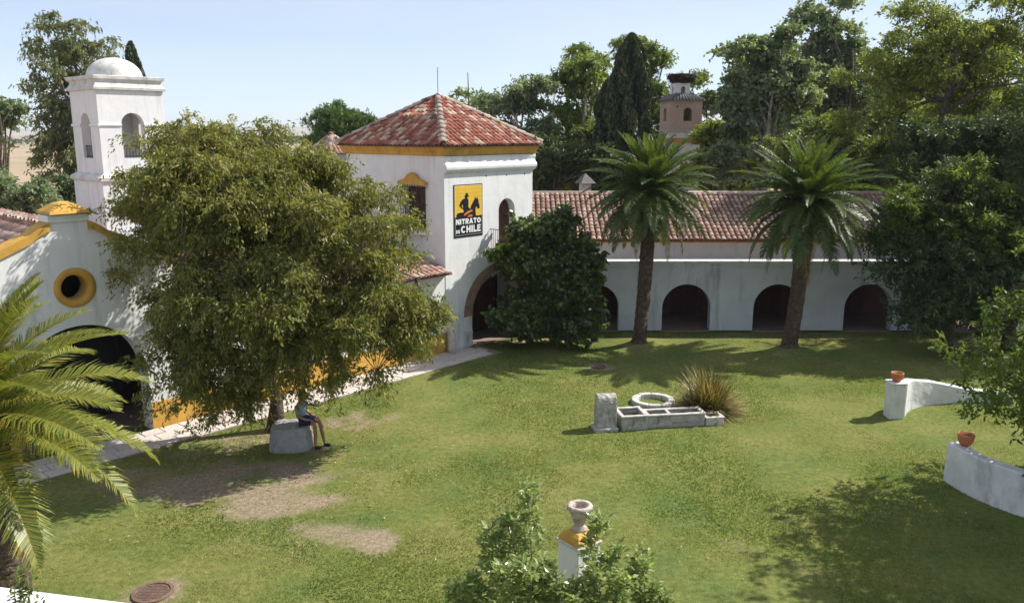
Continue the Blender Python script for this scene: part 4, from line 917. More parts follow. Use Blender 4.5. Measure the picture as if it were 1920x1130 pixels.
bgtree('tallest slender tree reaching the top edge of the picture', 1570, 54, [E(1545, 40, 54, 1.4, 1.4, 2.2), E(1570, 100, 54, 2.0, 1.6, 1.8), E(1610, 110, 54, 1.2, 1.4, 1.2), E(1540, 170, 54, 1.5, 1.5, 2.0), E(1600, 200, 54, 2.0, 1.6, 2.0)], 'l_grey', 53, 400, 110, .66, .22, .22, 'bark', gap=.15, aspect=.6, boughs=60)
bgtree('huge feathery tree with forked trunk at the upper right', 1745, 40, [E(1700, 120, 40, 2.0, 2, 1.6), E(1780, 60, 40, 2.6, 2, 2.0), E(1880, 90, 40, 2.4, 2, 2.4), E(1630, 190, 40, 1.6, 1.6, 1.5), E(1840, 180, 40, 2.4, 2, 2.0), E(1920, 220, 40, 2.0, 2, 2.2), E(1680, 230, 40, 1.6, 1.4, 1.1), E(1590, 150, 41, 1.0, 1, .9)], 'l_yel', 54, 560, 120, .62, .17, .36, 'bark', toppy=60, gap=.35, fork=.7, droop=.5, nlimb=14)
bgtree('dark tree behind the second palm', 1560, 43, [E(1500, 290, 43, 1.6, 1.3, 1.5), E(1580, 270, 43, 1.8, 1.3, 1.5), E(1650, 300, 43, 1.6, 1.3, 1.8), E(1600, 360, 43, 2.2, 1.2, 1.5)], 'l_mid', 55, 330, 110, .55, .19, .28, gap=.2)
bgtree('dense dark tree between the second palm and the right edge', 1760, 37, [E(1730, 290, 37, 1.8, 1.4, 1.6), E(1820, 280, 37, 1.8, 1.4, 1.6), E(1900, 300, 37, 1.8, 1.4, 2.0), E(1700, 370, 37, 1.6, 1.3, 1.6), E(1880, 380, 37, 1.8, 1.3, 1.8)], 'l_dark', 56, 520, 120, .55, .17, .3, gap=.0, boughs=90)
for (lab, px_, zc_, el_, lfm, sd_, n_) in [
   ('distant leafy tree filling the gap right of the tower, lowest row', 980, 62, [E(940, 300, 62, 2.4, 1.5, 2.0), E(1010, 270, 62, 2.2, 1.5, 2.4), E(1080, 300, 62, 2.4, 1.5, 2.4), E(1010, 340, 62, 3.4, 1.5, 1.4)], 'l_mid', 101, 380),
   ('distant leafy tree behind the cypress foot and first palm', 1190, 64, [E(1150, 300, 64, 2.6, 1.5, 2.4), E(1230, 320, 64, 2.6, 1.5, 2.0), E(1300, 320, 64, 2.6, 1.5, 2.0)], 'l_mid', 102, 340),
   ('distant dark tree behind the poplar and the second palm', 1450, 60, [E(1400, 260, 60, 2.6, 1.6, 2.6), E(1480, 240, 60, 2.6, 1.6, 2.8), E(1560, 280, 60, 2.8, 1.6, 2.6), E(1450, 330, 60, 4, 1.6, 1.6)], 'l_mid', 103, 480),
   ('distant dark tree below the huge forked tree', 1700, 56, [E(1620, 270, 56, 2.6, 1.6, 2.6), E(1700, 260, 56, 2.6, 1.6, 2.6), E(1790, 280, 56, 2.8, 1.6, 2.6), E(1700, 330, 56, 4, 1.6, 1.6)], 'l_mid', 104, 520),
   ('distant dark tree at the right edge under the huge forked tree', 1880, 52, [E(1850, 240, 52, 2.4, 1.6, 2.4), E(1920, 250, 52, 2.4, 1.6, 3), E(1860, 320, 52, 3.4, 1.6, 2)], 'l_mid', 105, 420),
   ('distant tree crown high behind the forked trunk', 1760, 60, [E(1680, 170, 60, 2.6, 1.6, 2.4), E(1760, 150, 60, 3.0, 1.6, 3.0), E(1850, 140, 60, 3.0, 1.6, 3.0), E(1600, 210, 60, 2.2, 1.6, 2.0)], 'l_yel', 107, 520),
   ('distant tree crown high behind the poplar', 1480, 66, [E(1430, 180, 66, 2.8, 1.6, 2.6), E(1510, 170, 66, 2.6, 1.6, 3.2), E(1580, 190, 66, 2.6, 1.6, 2.8)], 'l_mid', 108, 420)]:
    bgtree(lab, px_, zc_, el_, lfm, sd_, n_, 100, .95, .3, .3, gap=.0, boughs=70)
bgtree('deep shaded tree at the right edge beyond the curved wall', 1925, 30, [E(1930, 450, 30, 1.8, 1.6, 2.0), E(1900, 560, 30, 1.6, 1.4, 1.6), E(1960, 330, 31, 2.2, 2, 2.2), E(2010, 430, 30, 2.2, 2, 2.4), E(2010, 250, 31, 2.4, 2.2, 2.4), E(2060, 330, 30, 2.4, 2.4, 2.4), E(2070, 160, 32, 2.6, 2.4, 2.6), E(2160, 230, 32, 2.8, 2.6, 3.0), E(1850, 610, 29.5, 1.3, 1.0, .9)], 'l_dark', 106, 760, 120, .5, .15, .25, gap=.0, boughs=90)
lf = [E(1730, 400, 30.5, 1.5, 1.3, 1.1), E(1790, 350, 30.5, 1.2, 1.2, 1.1), E(1700, 470, 30, 1.3, 1.3, 1.2), E(1800, 460, 30, 2.0, 1.5, 1.5), E(1880, 420, 30, 1.5, 1.4, 1.5), E(1720, 560, 30, 1.1, 1.2, 1.2), E(1800, 570, 29.5, 1.8, 1.4, 1.4), E(1890, 540, 29.5, 1.6, 1.4, 1.6)]
bgtree('light yellow-green young tree standing out before the dark trees at right', 1800, 29.6, [E(1790, 330, 29.6, .8, .7, .7), E(1730, 385, 29.4, .9, .8, .55), E(1850, 350, 29.6, .7, .7, .6), E(1690, 430, 29.2, .55, .6, .35), E(1800, 420, 29.2, 1.2, .9, .6), E(1880, 450, 29, .9, .8, .5), E(1850, 470, 29, .5, .5, .3)], 'l_bright', 157, 170, 120, .42, .13, .12, gap=.3, droop=.4, boughs=46)
bgtree('dense dark leafy tree hiding the right end of the arcade', 1800, 30.5, lf, 'l_dark', 57, 800, 130, .42, .13, .22, gap=.0, droop=.5, nlimb=12, boughs=150)
rf = [E(1900, 660, 17.6, .8, .9, .8), E(1920, 570, 18.0, .6, .9, .6), E(1885, 740, 17.4, .65, .8, .6), E(1915, 800, 17.0, .75, .9, .7), E(1905, 880, 16.6, .45, .6, .4), (13.6, 17.2, 3.0, 3.4, 2.4, 2.0), (14.8, 16.4, 5.6, 3.4, 2.3, 2.4), (12.9, 15.0, 6.6, 2.1, 1.7, 1.5), (14.5, 14.0, 6.0, 2.6, 2.2, 1.8), (12.0, 17.0, 2.3, 1.6, 1.5, 1.1), (16.5, 15.0, 5.0, 3.6, 3.2, 2.8)]
make_tree('robinia_tree', 'near robinia whose leafy branches hang in at the right edge over the curved wall', 'tree', (14.2, 17.2, 0), rf, (14.4, 17.3, 5.8), .24, 2500, 48, .34, .125, 'l_bright', 'bark', 58, droop=.4, aspect=.45, shell=.4, gap=.0, boughs=340, clip=lambda C: C[:,2] > .9, nlimb=14, twig=300)

# big climbing shrub against tower and arcade
def bush_clip(C):
    dx, dy = C[:,0]-T0.x, C[:,1]-T0.y; c, s = math.cos(RZ), math.sin(RZ)
    lx, ly = dx*c+dy*s, -dx*s+dy*c
    return ~((ly > -.12) & (lx < 4.95)) & ~((C[:,1] > AY-.12) & (C[:,2] < 3.1)) & (C[:,2] > .05)
be = [E(1110, 590, 31.2, .6, .7, .9), E(1085, 500, 31, .9, .8, 1.0), E(1030, 440, 31.0, 1.25, .9, 1.1), E(1000, 500, 30.8, 1.35, .9, 1.2), E(1050, 520, 31, 1.5, .9, 1.3), E(1030, 590, 31, 1.7, 1.0, 1.1), E(1110, 480, 31.3, .7, .7, .65), E(975, 420, 31.2, .6, .5, .6), E(1075, 590, 31, 1.0, .9, 1.0), E(975, 590, 30.8, 1.0, .8, 1.0)]
bb_ = G(1030, 632)
make_tree('climbing_shrub', 'tall dense dark climbing shrub between the tower gateway and the arcade', 'shrub', (bb_.x, bb_.y, 0), be, (bb_.x, bb_.y+.2, 4.3), .12, 1300, 62, .24, .148, 'l_ivy', 'bark', 60, droop=.5, aspect=.75, shell=.6, gap=.0, boughs=190, clip=bush_clip, nlimb=10, twig=120, leafname='foliage')
ge = [E(925, 482, 29.9, .42, .3, .3), E(950, 470, 30.1, .35, .3, .3)]
gb = G(960, 640)
make_tree('light_creeper', 'small light green creeper spilling over the landing above the brick arch', 'shrub', (gb.x, gb.y, 0), ge, (gb.x-.3, gb.y, 3.4), .03, 60, 60, .16, .11, 'l_bright', 'bark', 61, aspect=.75, shell=.3, gap=0, clip=bush_clip, nlimb=3, twig=30, leafname='foliage')

# foreground glossy shrub with upright shoots
def shoot_shrub(name, label, base, shoots, leaf, seed, lsize=.085, per=75):
    r_ = np.random.default_rng(seed); rr = random.Random(seed); root = empty(name, base, 0, label, 'shrub'); mb = MB(); Cs = []; Ds = []
    bs = Vector(base)
    for (x, y, z, sp) in shoots:
        tip = Vector((x, y, z))-bs; s0 = Vector((tip.x*.25, tip.y*.25, .1)); mid = s0.lerp(tip, .55)+Vector((rr.uniform(-.08, .08), rr.uniform(-.08, .08), .1))
        mb.tube([s0, mid, tip], [.022, .014, .005], 5)
        for k in range(per):
            f = 1-(rr.random()**1.35)*.62; p = mid.lerp(tip, (f-.4)/.6) if f > .4 else s0.lerp(mid, f/.4)
            a_ = rr.uniform(0, 2*PI); rad = sp*(.12+.88*rr.random())*(1.08-f)*1.6+.035
            c = p+Vector((math.cos(a_)*rad, math.sin(a_)*rad, rr.uniform(-.08, .1)))
            if rad > .12 and rr.random() < .25: mb.tube([p, p.lerp(c, .5)+Vector((0, 0, .02)), c], [.006, .005, .003], 3, True, False)
            for q_ in range(6): Cs.append(c+Vector((rr.gauss(0, .045), rr.gauss(0, .045), rr.gauss(0, .045)))); Ds.append((math.cos(a_)*.7+rr.gauss(0, .5), math.sin(a_)*.7+rr.gauss(0, .5), .3+rr.gauss(0, .4)))
    C = np.array(Cs); d = np.array(Ds); d /= np.linalg.norm(d, axis=1, keepdims=True); n = len(C)
    s = np.cross(d, rvec(n, r_)*.5+np.array([0, 0, 1])); s /= np.linalg.norm(s, axis=1, keepdims=True); L = lsize*(.7+.6*r_.random((n, 1)))
    up = np.cross(s, d)
    V = np.concatenate([np.stack([C, C+d*L*.5+s*L*.27+up*L*.08, C+d*L, C+d*L*.5], 1), np.stack([C, C+d*L*.5, C+d*L, C+d*L*.5-s*L*.27+up*L*.08], 1)])
    rnd = np.tile(np.clip(r_.random(n)*.75+.25*r_.random(n), 0, 1), 2)
    quads_mesh('foliage', V, rnd, M[leaf], root); mb.build('stem', M['palebark'], root, recalc=False)
    return root
fb = P(1030, 1130, 11.4); fb = (fb.x, fb.y, 0)
rr = random.Random(17); sh = []
for (px, py, zc, sp) in [(990, 912, 11.6, .16), (950, 975, 11.6, .2), (915, 1000, 11.5, .2), (880, 1090, 11.4, .2), (1125, 975, 11.3, .14), (1150, 1030, 11.3, .2), (1205, 1045, 11.5, .15), (1115, 1065, 11.0, .16), (985, 1060, 11.0, .22), (1040, 1092, 11.0, .2), (1075, 1100, 11.1, .2), (1020, 1062, 11.3, .13), (940, 1070, 11.0, .25), (1065, 1125, 10.9, .2), (1170, 1090, 11.1, .2), (855, 1115, 11.5, .12), (1225, 1100, 11.4, .13), (1250, 1128, 11.4, .1)]:
    p = P(px, py, zc); sh.append((p.x, p.y, p.z, sp))
shoot_shrub('glossy_shrub', 'glossy leaved shrub with upright shoots in front of the urn pillar', fb, sh, 'l_shrub', 71, .1, 80)
tb2 = P(45, 1110, 9.6)
shoot_shrub('sapling', 'thin yellowish twigs poking up before the white wall top', (tb2.x, tb2.y-.1, 0), [(tb2.x+x, tb2.y+y, tb2.z+z, s_) for (x, y, z, s_) in ((-.04, 0, .14, .04), (.05, .02, .2, .03), (-.12, .02, .02, .04), (.02, -.05, .05, .05))], 'l_bright', 72, .06, 26)

# ------------------------------------------------------------------ palms
def frond_mesh(name, L, bend, n, seed, mat, llen=.42, lift=.5, rach=.022, wd=.026):
    rr = random.Random(seed); pts = []; ang = 0; p = Vector((0, 0, 0)); S = 16
    for k in range(S+1):
        pts.append(p.copy()); f = k/S; a_ = -bend*f**1.5; p = p+Vector((math.cos(a_), 0, math.sin(a_)))*L/S
    Q = []; rn = []
    def at_(f): x = f*S; i = min(int(x), S-1); return pts[i].lerp(pts[i+1], x-i), (pts[i+1]-pts[i]).normalized()
    for k in range(S):          # rachis as a tapered strip with a keel
        w0, w1 = rach*(1-.85*k/S), rach*(1-.85*(k+1)/S); a_, b_ = pts[k], pts[k+1]
        for s_ in (-1, 1):
            Q.append([a_+Vector((0, 0, w0*.5)), b_+Vector((0, 0, w1*.5)), b_+Vector((0, s_*w1, -w1*.3)), a_+Vector((0, s_*w0, -w0*.3))]); rn.append(.92)
    for k in range(n):
        f = .1+.9*(k+rr.uniform(-.3, .3))/n; f = min(max(f, .08), .995); c, d = at_(f); up = Vector((-d.z, 0, d.x))
        ll = llen*(math.sin(PI*min(1, .16+f*.86))**.6)*(rr.uniform(.85, 1.12)); fw = .35+.75*f
        for s_ in (-1, 1):
            dr_ = (Vector((0, s_, 0))+d*fw*rr.uniform(.85, 1.15)+up*(lift+rr.uniform(-.15, .15))).normalized()
            m_ = c+dr_*ll*.55; tip = m_+(dr_+Vector((0, 0, -.35-rr.random()*.4))).normalized()*ll*.45
            wv = d*wd*.5; r0_ = rr.random()*.75
            Q.append([c-wv*.7, c+wv*.7, m_+wv, m_-wv]); rn.append(r0_); Q.append([m_-wv, m_+wv, tip+wv*.1, tip-wv*.1]); rn.append(min(1, r0_+.12+.2*(rr.random() < .15)))
    V = np.array([[list(v_) for v_ in q_] for q_ in Q]); o = quads_mesh(name, V, np.array(rn), M[mat]); me = o.data; bpy.data.objects.remove(o); return me
def palm(label, base, top, r_base, r_top, fronds, n, L, mat, seed, lo=-50, hi=86, llen=.42, wd=.03, skip=None):
    root = empty('palm_tree', base, 0, label, 'palm'); rr = random.Random(seed); bs = Vector(base); tp = Vector(top)-bs
    # trunk with stubs of old fronds
    mb = MB(); S = 40; nn = 14; vs = []
    for k in range(S+1):
        f = k/S; c = Vector((0, 0, -.1)).lerp(tp, f)+Vector((.07*math.sin(f*3), .0, 0)); r_ = r_base+(r_top-r_base)*f+r_base*.55*max(0, 1-f*9)**1.5+.25*r_top*max(0, (f-.86)/.14)
        for q_ in range(nn):
            a_ = 2*PI*q_/nn+(.22 if k % 2 else 0); rj = r_*(1+.07*((k+q_) % 2)+rr.uniform(-.045, .045)); vs.append((c.x+rj*math.cos(a_), c.y+rj*math.sin(a_), c.z))
    mb.add(vs, [(k*nn+q_, k*nn+(q_+1) % nn, (k+1)*nn+(q_+1) % nn, (k+1)*nn+q_) for k in range(S) for q_ in range(nn)]); mb.build('trunk', M['palmbark'], root)
    mb = MB()
    for k in range(60):
        a_ = k*2.4; z = tp.z-.45+.5*k/60; r_ = r_top*1.1; p = Vector((tp.x+r_*math.cos(a_), tp.y+r_*math.sin(a_), z)); d = Vector((math.cos(a_), math.sin(a_), .9)).normalized()
        mb.tube([p, p+d*.3], [.06, .025], 4, False)
    mb.build('frond_stubs', M['palmbark'], root)
    for k in range(n):
        f = (k+.5)/n; el = R(hi-(hi-lo)*f**.85+rr.uniform(-7, 7)); az = k*2.39996+rr.uniform(-.15, .15)
        if skip and skip(az % (2*PI), el): continue
        me = fronds[min(len(fronds)-1, int(f*len(fronds)))]
        if f > .94 and k % 2 and fronds is not FY: me = DEAD; el -= R(14)
        o = bpy.data.objects.new('frond', me); COL.objects.link(o); o.parent = root
        sc_ = L*rr.uniform(.88, 1.1)*(.8+.3*min(1, f*3))
        o.matrix_local = Matrix.Translation(tp+Vector((0, 0, .15-.35*f))) @ Matrix.Rotation(az, 4, 'Z') @ Matrix.Rotation(-el, 4, 'Y') @ Matrix.Rotation(rr.uniform(-.35, .35), 4, 'X') @ Matrix.Scale(sc_, 4)
    return root
FR = [frond_mesh('frond', 1.0, b_, 54, 80+k, 'frond', llen=.17, lift=l_, rach=.011, wd=.019) for k, (b_, l_) in enumerate(((.35, .6), (.65, .5), (.9, .4), (1.0, .35), (.9, .3)))]
FR2 = [frond_mesh('frond', 1.0, b_, 58, 180+k, 'frond', llen=.16, lift=l_, rach=.011, wd=.017) for k, (b_, l_) in enumerate(((.4, .6), (.75, .45), (1.05, .35), (1.15, .3), (1.0, .3)))]
DEAD = frond_mesh('frond', 1.0, .9, 40, 190, 'frond_dead', llen=.13, lift=.1, rach=.012, wd=.013)
FY = [frond_mesh('frond', 1.0, b_, 112, 90+k, 'frond_y', llen=.2, lift=l_, rach=.008, wd=.0098) for k, (b_, l_) in enumerate(((.6, .6), (.9, .5), (1.05, .45), (1.0, .4)))]
g1 = G(1197, 648); g2 = G(1478, 656)
t1 = P(1213, 352, 31.2); t2 = P(1505, 375, 30.5)
palm('first palm with straight trunk, nearer the tower, before the arcade', (g1.x, g1.y, 0), (t1.x, g1.y+.1, t1.z), .24, .26, FR, 112, 2.42, 'frond', 5, lo=-42, hi=84)
palm('second palm with wider crown, on the right before the arcade', (g2.x, g2.y, 0), (t2.x+.1, g2.y+.3, t2.z), .26, .3, FR2, 118, 2.7, 'frond', 6, lo=-40, hi=84)
t3 = P(-50, 775, 12.4)
palm('yellowish young palm at the lower left corner behind the white wall', (t3.x+.05, t3.y+.1, 0), (t3.x, t3.y, t3.z), .36, .34, FY, 58, 2.45, 'frond_y', 7, lo=-14, hi=84)

# ------------------------------------------------------------------ flax clump
c3 = G(1325, 772); fx = empty('flax_clump', (c3.x, c3.y, 0), 0, 'spiky brown and green flax clump behind the stone troughs', 'plant')
Q = []; rn = []; rr = random.Random(9)
for k in range(1300):
    a_ = rr.uniform(0, 2*PI); el = math.asin(rr.uniform(.08, 1)); L = rr.uniform(.75, 1.35)*(1.12 if el > R(50) else .95); wd = rr.uniform(.016, .034)
    p = Vector((rr.gauss(0, .16), rr.gauss(0, .16), 0)); d = Vector((math.cos(a_)*math.cos(el), math.sin(a_)*math.cos(el), math.sin(el))); s = Vector((-math.sin(a_), math.cos(a_), 0)); c0 = rr.random()**1.3
    prev = p; S = 4
    for j in range(S):
        d2 = (d+Vector((0, 0, -.16*j*(1 if el < R(60) else .4)))).normalized(); q_ = prev+d2*L/S; w0, w1 = wd*(1-.2*j), wd*(1-.2*(j+1) if j < S-1 else .1)
        if q_.z < .02: q_.z = .02
        Q.append([prev-s*w0, prev+s*w0, q_+s*w1, q_-s*w1]); rn.append(min(1, c0*.75+.1*j)); prev = q_
quads_mesh('blades', np.array([[list(v_) for v_ in q_] for q_ in Q]), np.array(rn), M['flax'], fx)
mb = MB(); mb.lathe([(0, .14), (.18, .12), (.26, 0)], 12, jit=.1); mb.build('root_crown', M['soil'], fx)

# ------------------------------------------------------------------ troughs, well ring, standing stone
def trough(label, px, py, L, D, H, splits, rz, mat='stone', water=None):
    g = G(px, py); o = empty('stone_trough', (g.x, g.y, 0), rz, label, 'trough'); t_ = .075
    mb = MB(); mb.box(0, L, 0, D, -.05, .12); mb.box(0, L, 0, t_, .12, H); mb.box(0, L, D-t_, D, .12, H); mb.box(0, t_, t_, D-t_, .12, H-.003); mb.box(L-t_, L, t_, D-t_, .12, H-.003)
    for s_ in splits: mb.box(s_-.035, s_+.035, t_, D-t_, .12, H-.006)
    b_ = mb.build('basin', M[mat], o); bevel(b_, .012, 1); rough(b_, 3, .022)
    mb = MB(); mb.box(-.02, L+.02, -.02, t_+.015, H+.001, H+.045); mb.box(-.02, L+.02, D-t_-.015, D+.02, H+.001, H+.045)
    mb.box(-.02, t_+.015, t_+.016, D-t_-.016, H+.001, H+.043); mb.box(L-t_-.015, L+.02, t_+.016, D-t_-.016, H+.001, H+.043)
    for s_ in splits: mb.box(s_-.045, s_+.045, t_+.016, D-t_-.016, H-.004, H+.041)
    rough(bevel(mb.build('rim', M['pale_stone'], o), .012, 1), 3, .026)
    if water: mb = MB(); mb.box(t_, L-t_, t_, D-t_, .12, water); mb.build('water', M['water'], o)
    else: mb = MB(); mb.box(t_, L-t_, t_, D-t_, .121, .15); mb.build('silt', M['soil'], o)
    return o
trough('square stone trough with green water next to the standing stone', 1166, 807, .74, .78, .36, [], R(10), water=.24)
trough('long stone trough with two dark basins in front of the flax', 1213, 803, 1.66, .52, .34, [.66], R(8))
trough('low small trough end at the right of the trough row', 1324, 798, .52, .45, .2, [], R(9), 'pale_stone')
gs = G(1136, 806); so = empty('standing_stone', (gs.x, gs.y+.15, 0), R(8), 'upright weathered stone with rounded top at the left end of the troughs', 'stone block')
prof = [(-.21, 0), (.23, 0), (.2, .78)]+[(.2*math.cos(PI*k/10), .8+.2*math.sin(PI*k/10)) for k in range(1, 10)]+[(-.2, .78)]
mb = MB(); mb.prism(prof, 'x', -.27, .27); o = mb.build('stone', M['stone'], so); bevel(o, .03, 2); rough(o, 4, .05)
mb = MB(); mb.box(-.36, .3, -.3, .3, -.04, .09); rough(bevel(mb.build('footing', M['stone'], so), .03, 2), 3, .05)
gr = G(1224, 756); wr = empty('well_ring', (gr.x, gr.y, 0), R(7), 'flat round stone ring lying on the lawn behind the troughs', 'stone ring')
for k in range(9):
    a0, a1 = 2*PI*(k+.02)/9, 2*PI*(k+.98)/9; mb = MB(); n = 6
    pts = [(.64*math.cos(a0+(a1-a0)*i/n), .64*math.sin(a0+(a1-a0)*i/n)) for i in range(n+1)]+[(.46*math.cos(a1-(a1-a0)*i/n), .46*math.sin(a1-(a1-a0)*i/n)) for i in range(n+1)]
    mb.prism(pts, 'z', -.03, .15+random.Random(k).uniform(-.006, .006)); rough(bevel(mb.build('ring_stone', M['pale_stone'], wr), .015, 1), 2, .03)
# manhole covers
def manhole(label, px, py, r_, mat):
    g = G(px, py); o = empty('manhole_cover', (g.x, g.y, .015), 0, label, 'manhole cover')
    mb = MB(); mb.lathe([(r_*1.0, -.03), (r_*1.22, -.03), (r_*1.22, .025), (r_*1.02, .03), (r_*1.0, .02), (r_*1.0, -.03)], 36, smooth=False); mb.build('frame', M['castiron'] if mat == 'castiron' else M['pale_stone'], o)
    mb = MB(); mb.lathe([(0, .012), (r_*.97, .012), (r_*.98, -.02)], 36, smooth=False)
    for i in range(-5, 6):
        for j in range(-5, 6):
            x, y = i*r_*.17, j*r_*.17
            if math.hypot(x, y) < r_*.88: mb.box(x-r_*.05, x+r_*.05, y-r_*.05, y+r_*.05, .0125, .024)
    mb.build('lid', M[mat], o)
manhole('round rusty iron manhole cover in the lower left lawn', 287, 1112, .29, 'castiron')
manhole('small round drain lid in a bare patch near the first palm', 1123, 688, .2, 'castiron')

# ------------------------------------------------------------------ walls, pillars, pots
def curved_wall(label, pts, hts, th):
    base = Vector((*pts[0], 0)); o = empty('curved_wall', base, 0, label, 'garden wall'); pv_ = [Vector((*p, 0))-base for p in pts]
    # resample with Catmull-Rom
    def cr(P0, P1, P2, P3, t_): return .5*((2*P1)+(P2-P0)*t_+(2*P0-5*P1+4*P2-P3)*t_*t_+(3*P1-P0-3*P2+P3)*t_**3)
    C_, Hh = [], []
    for i in range(len(pv_)-1):
        a_ = [pv_[max(i-1, 0)], pv_[i], pv_[i+1], pv_[min(i+2, len(pv_)-1)]]
        for k in range(8): t_ = k/8; C_.append(cr(*a_, t_)); Hh.append(hts[i]*(1-t_)+hts[i+1]*t_)
    C_.append(pv_[-1]); Hh.append(hts[-1]); n = len(C_); vs = []
    for i in range(n):
        d = (C_[min(i+1, n-1)]-C_[max(i-1, 0)]).normalized(); s = Vector((-d.y, d.x, 0))*th/2; h = Hh[i]
        for (k, z) in ((1, -.1), (1, h-.03), (.8, h), (-.8, h), (-1, h-.03), (-1, -.1)): q_ = C_[i]+s*k; vs.append((q_.x, q_.y, z))
    fs = [(6*i+j, 6*i+6+j, 6*i+7+j, 6*i+1+j) for i in range(n-1) for j in range(5)]+[(0, 1, 2, 3, 4, 5), tuple(6*(n-1)+j for j in range(6))]
    mb = MB(); mb.add(vs, fs); w_ = rough(mb.build('wall', M['white_garden'], o), 3, .045, CLOUD2); return o
g_ = G(1677, 783); ga = (g_.x, g_.y)
cw1 = curved_wall('curved white garden wall sloping down behind its end pillar, right of the lawn', [(ga[0]+.2, ga[1]+.12), (ga[0]+.7, ga[1]+.75), (ga[0]+1.6, ga[1]+1.25), (ga[0]+2.8, ga[1]+1.5), (ga[0]+4.2, ga[1]+1.5)], [1.0, .93, .72, .42, .2], .26)
mb = MB(); mb.box(-.42, .0, -.26, .14, -.1, 1.03); mb.box(-.45, .03, -.29, .17, 1.03, 1.07); rough(bevel(mb.build('end_pillar', M['white_garden'], cw1), .02), 3, .03, CLOUD2)
g_ = G(1772, 902); gb_ = (g_.x, g_.y)
cw2 = curved_wall('near curved white garden wall under the hanging robinia branches', [(gb_[0]+.15, gb_[1]+.1), (gb_[0]+.3, gb_[1]-.8), (gb_[0]+.8, gb_[1]-1.7), (gb_[0]+1.7, gb_[1]-2.5), (gb_[0]+3.2, gb_[1]-3.1)], [.95, .95, .95, .95, .95], .3)
def pot(label, loc, s=1.0):
    o = empty('terracotta_pot', loc, 0, label, 'flower pot')
    mb = MB(); mb.lathe([(0, 0), (.1*s, 0), (.155*s, .1*s), (.17*s, .2*s), (.175*s, .215*s), (.175*s, .255*s), (.155*s, .255*s), (.15*s, .19*s), (0, .18*s)], 20); mb.build('pot', M['terracotta'], o)
    mb = MB(); mb.lathe([(0, .2*s), (.148*s, .195*s)], 16); mb.build('soil', M['soil'], o)
pot('terracotta pot on the white end pillar of the curved wall', (ga[0]+.0, ga[1]+.07, 1.07))
pot('terracotta pot half hidden by robinia leaves on the near curved wall', (gb_[0]+.3, gb_[1]-.12, .95), 1.05)

# pillar with urn behind the glossy shrub
pc = P(1086, 1010, 13.3); pz = pc.z
pl = empty('garden_pillar', (pc.x, pc.y, 0), R(38), 'square white pillar with yellow pyramid cap behind the glossy shrub', 'pillar')
mb = MB(); mb.box(-.24, .24, -.24, .24, -.1, pz-.04); bevel(mb.build('shaft', M['white'], pl), .012)
mb = MB(); mb.box(-.265, .265, -.265, .265, pz-.04, pz); bevel(mb.build('ledge', M['pale_stone'], pl), .01)
mb = MB(); prof = [(.335, pz+.001), (.325, pz+.05), (.27, pz+.12), (.2, pz+.16), (.15, pz+.17)]
for (r0_, z0_), (r1_, z1_) in zip(prof[:-1], prof[1:]): mb.frustum((0, 0), r0_, r1_, z0_, z1_)
mb.build('cap', M['ochre'], pl)
un = empty('stone_urn', (pc.x, pc.y, pz+.172), 0, 'weathered stone urn with thick rim on the yellow capped pillar', 'urn')
mb = MB(); mb.lathe([(0, 0), (.13, 0), (.125, .03), (.085, .07), (.08, .1), (.11, .14), (.145, .25), (.165, .33), (.175, .345), (.205, .36), (.21, .4), (.195, .425), (.15, .43), (.125, .415), (.115, .33), (.08, .27), (0, .26)], 28, jit=.02, seed=3); mb.build('body', M['urn'], un)
mb = MB(); mb.lathe([(0, .3), (.11, .295)], 16); mb.build('soil', M['soil'], un)
# near white wall at the lower left
wa = empty('garden_wall', (-6.7, 9.83, 0), math.atan2(9.4-9.83, 2.1), 'white flat-topped wall crossing the lower left corner', 'garden wall')
mb = MB(); mb.box(-5, 5.5, -.4, 0, -.1, 2.2); bevel(mb.build('wall', M['white'], wa), .02)

# ------------------------------------------------------------------ seat block and sitting person
bk_ = G(547, 836); sb = empty('seat_block', (bk_.x, bk_.y, 0), R(6), 'grey tapered stone block used as a seat under the big tree', 'stone block')
mb = MB(); n = 28; vs = []
for (f, z) in ((1.06, -.05), (1.03, .2), (.97, .4), (.93, .565), (.9, .6), (.0, .607)):
    for k in range(n):
        a_ = 2*PI*k/n; ca, sa = math.cos(a_), math.sin(a_); e_ = .62
        vs.append((math.copysign(abs(ca)**e_, ca)*.52*f, math.copysign(abs(sa)**e_, sa)*.46*f, z))
mb.add(vs, [(j*n+k, j*n+(k+1) % n, (j+1)*n+(k+1) % n, (j+1)*n+k) for j in range(5) for k in range(n)], True); rough(mb.build('block', M['concrete'], sb), 2, .06)
def skin_obj(name, V, Eg, rads, mat, parent, sub=2, root=0):
    me = bpy.data.meshes.new(name); me.from_pydata(V, Eg, []); o = link_mesh(name, me, mat, parent)
    md = o.modifiers.new('skin', 'SKIN'); md.use_smooth_shade = True
    sl = me.skin_vertices[0].data if me.skin_vertices else None
    if sl is None:
        import bmesh
        bm = bmesh.new(); bm.from_mesh(me); bm.verts.layers.skin.verify(); bm.to_mesh(me); bm.free(); sl = me.skin_vertices[0].data
    for i, r_ in enumerate(rads):
        r_ = r_ if isinstance(r_, tuple) else (r_, r_); sl[i].radius = r_; sl[i].use_root = (i == root)
    sd_ = o.modifiers.new('sub', 'SUBSURF'); sd_.levels = sub; sd_.render_levels = sub
    return o
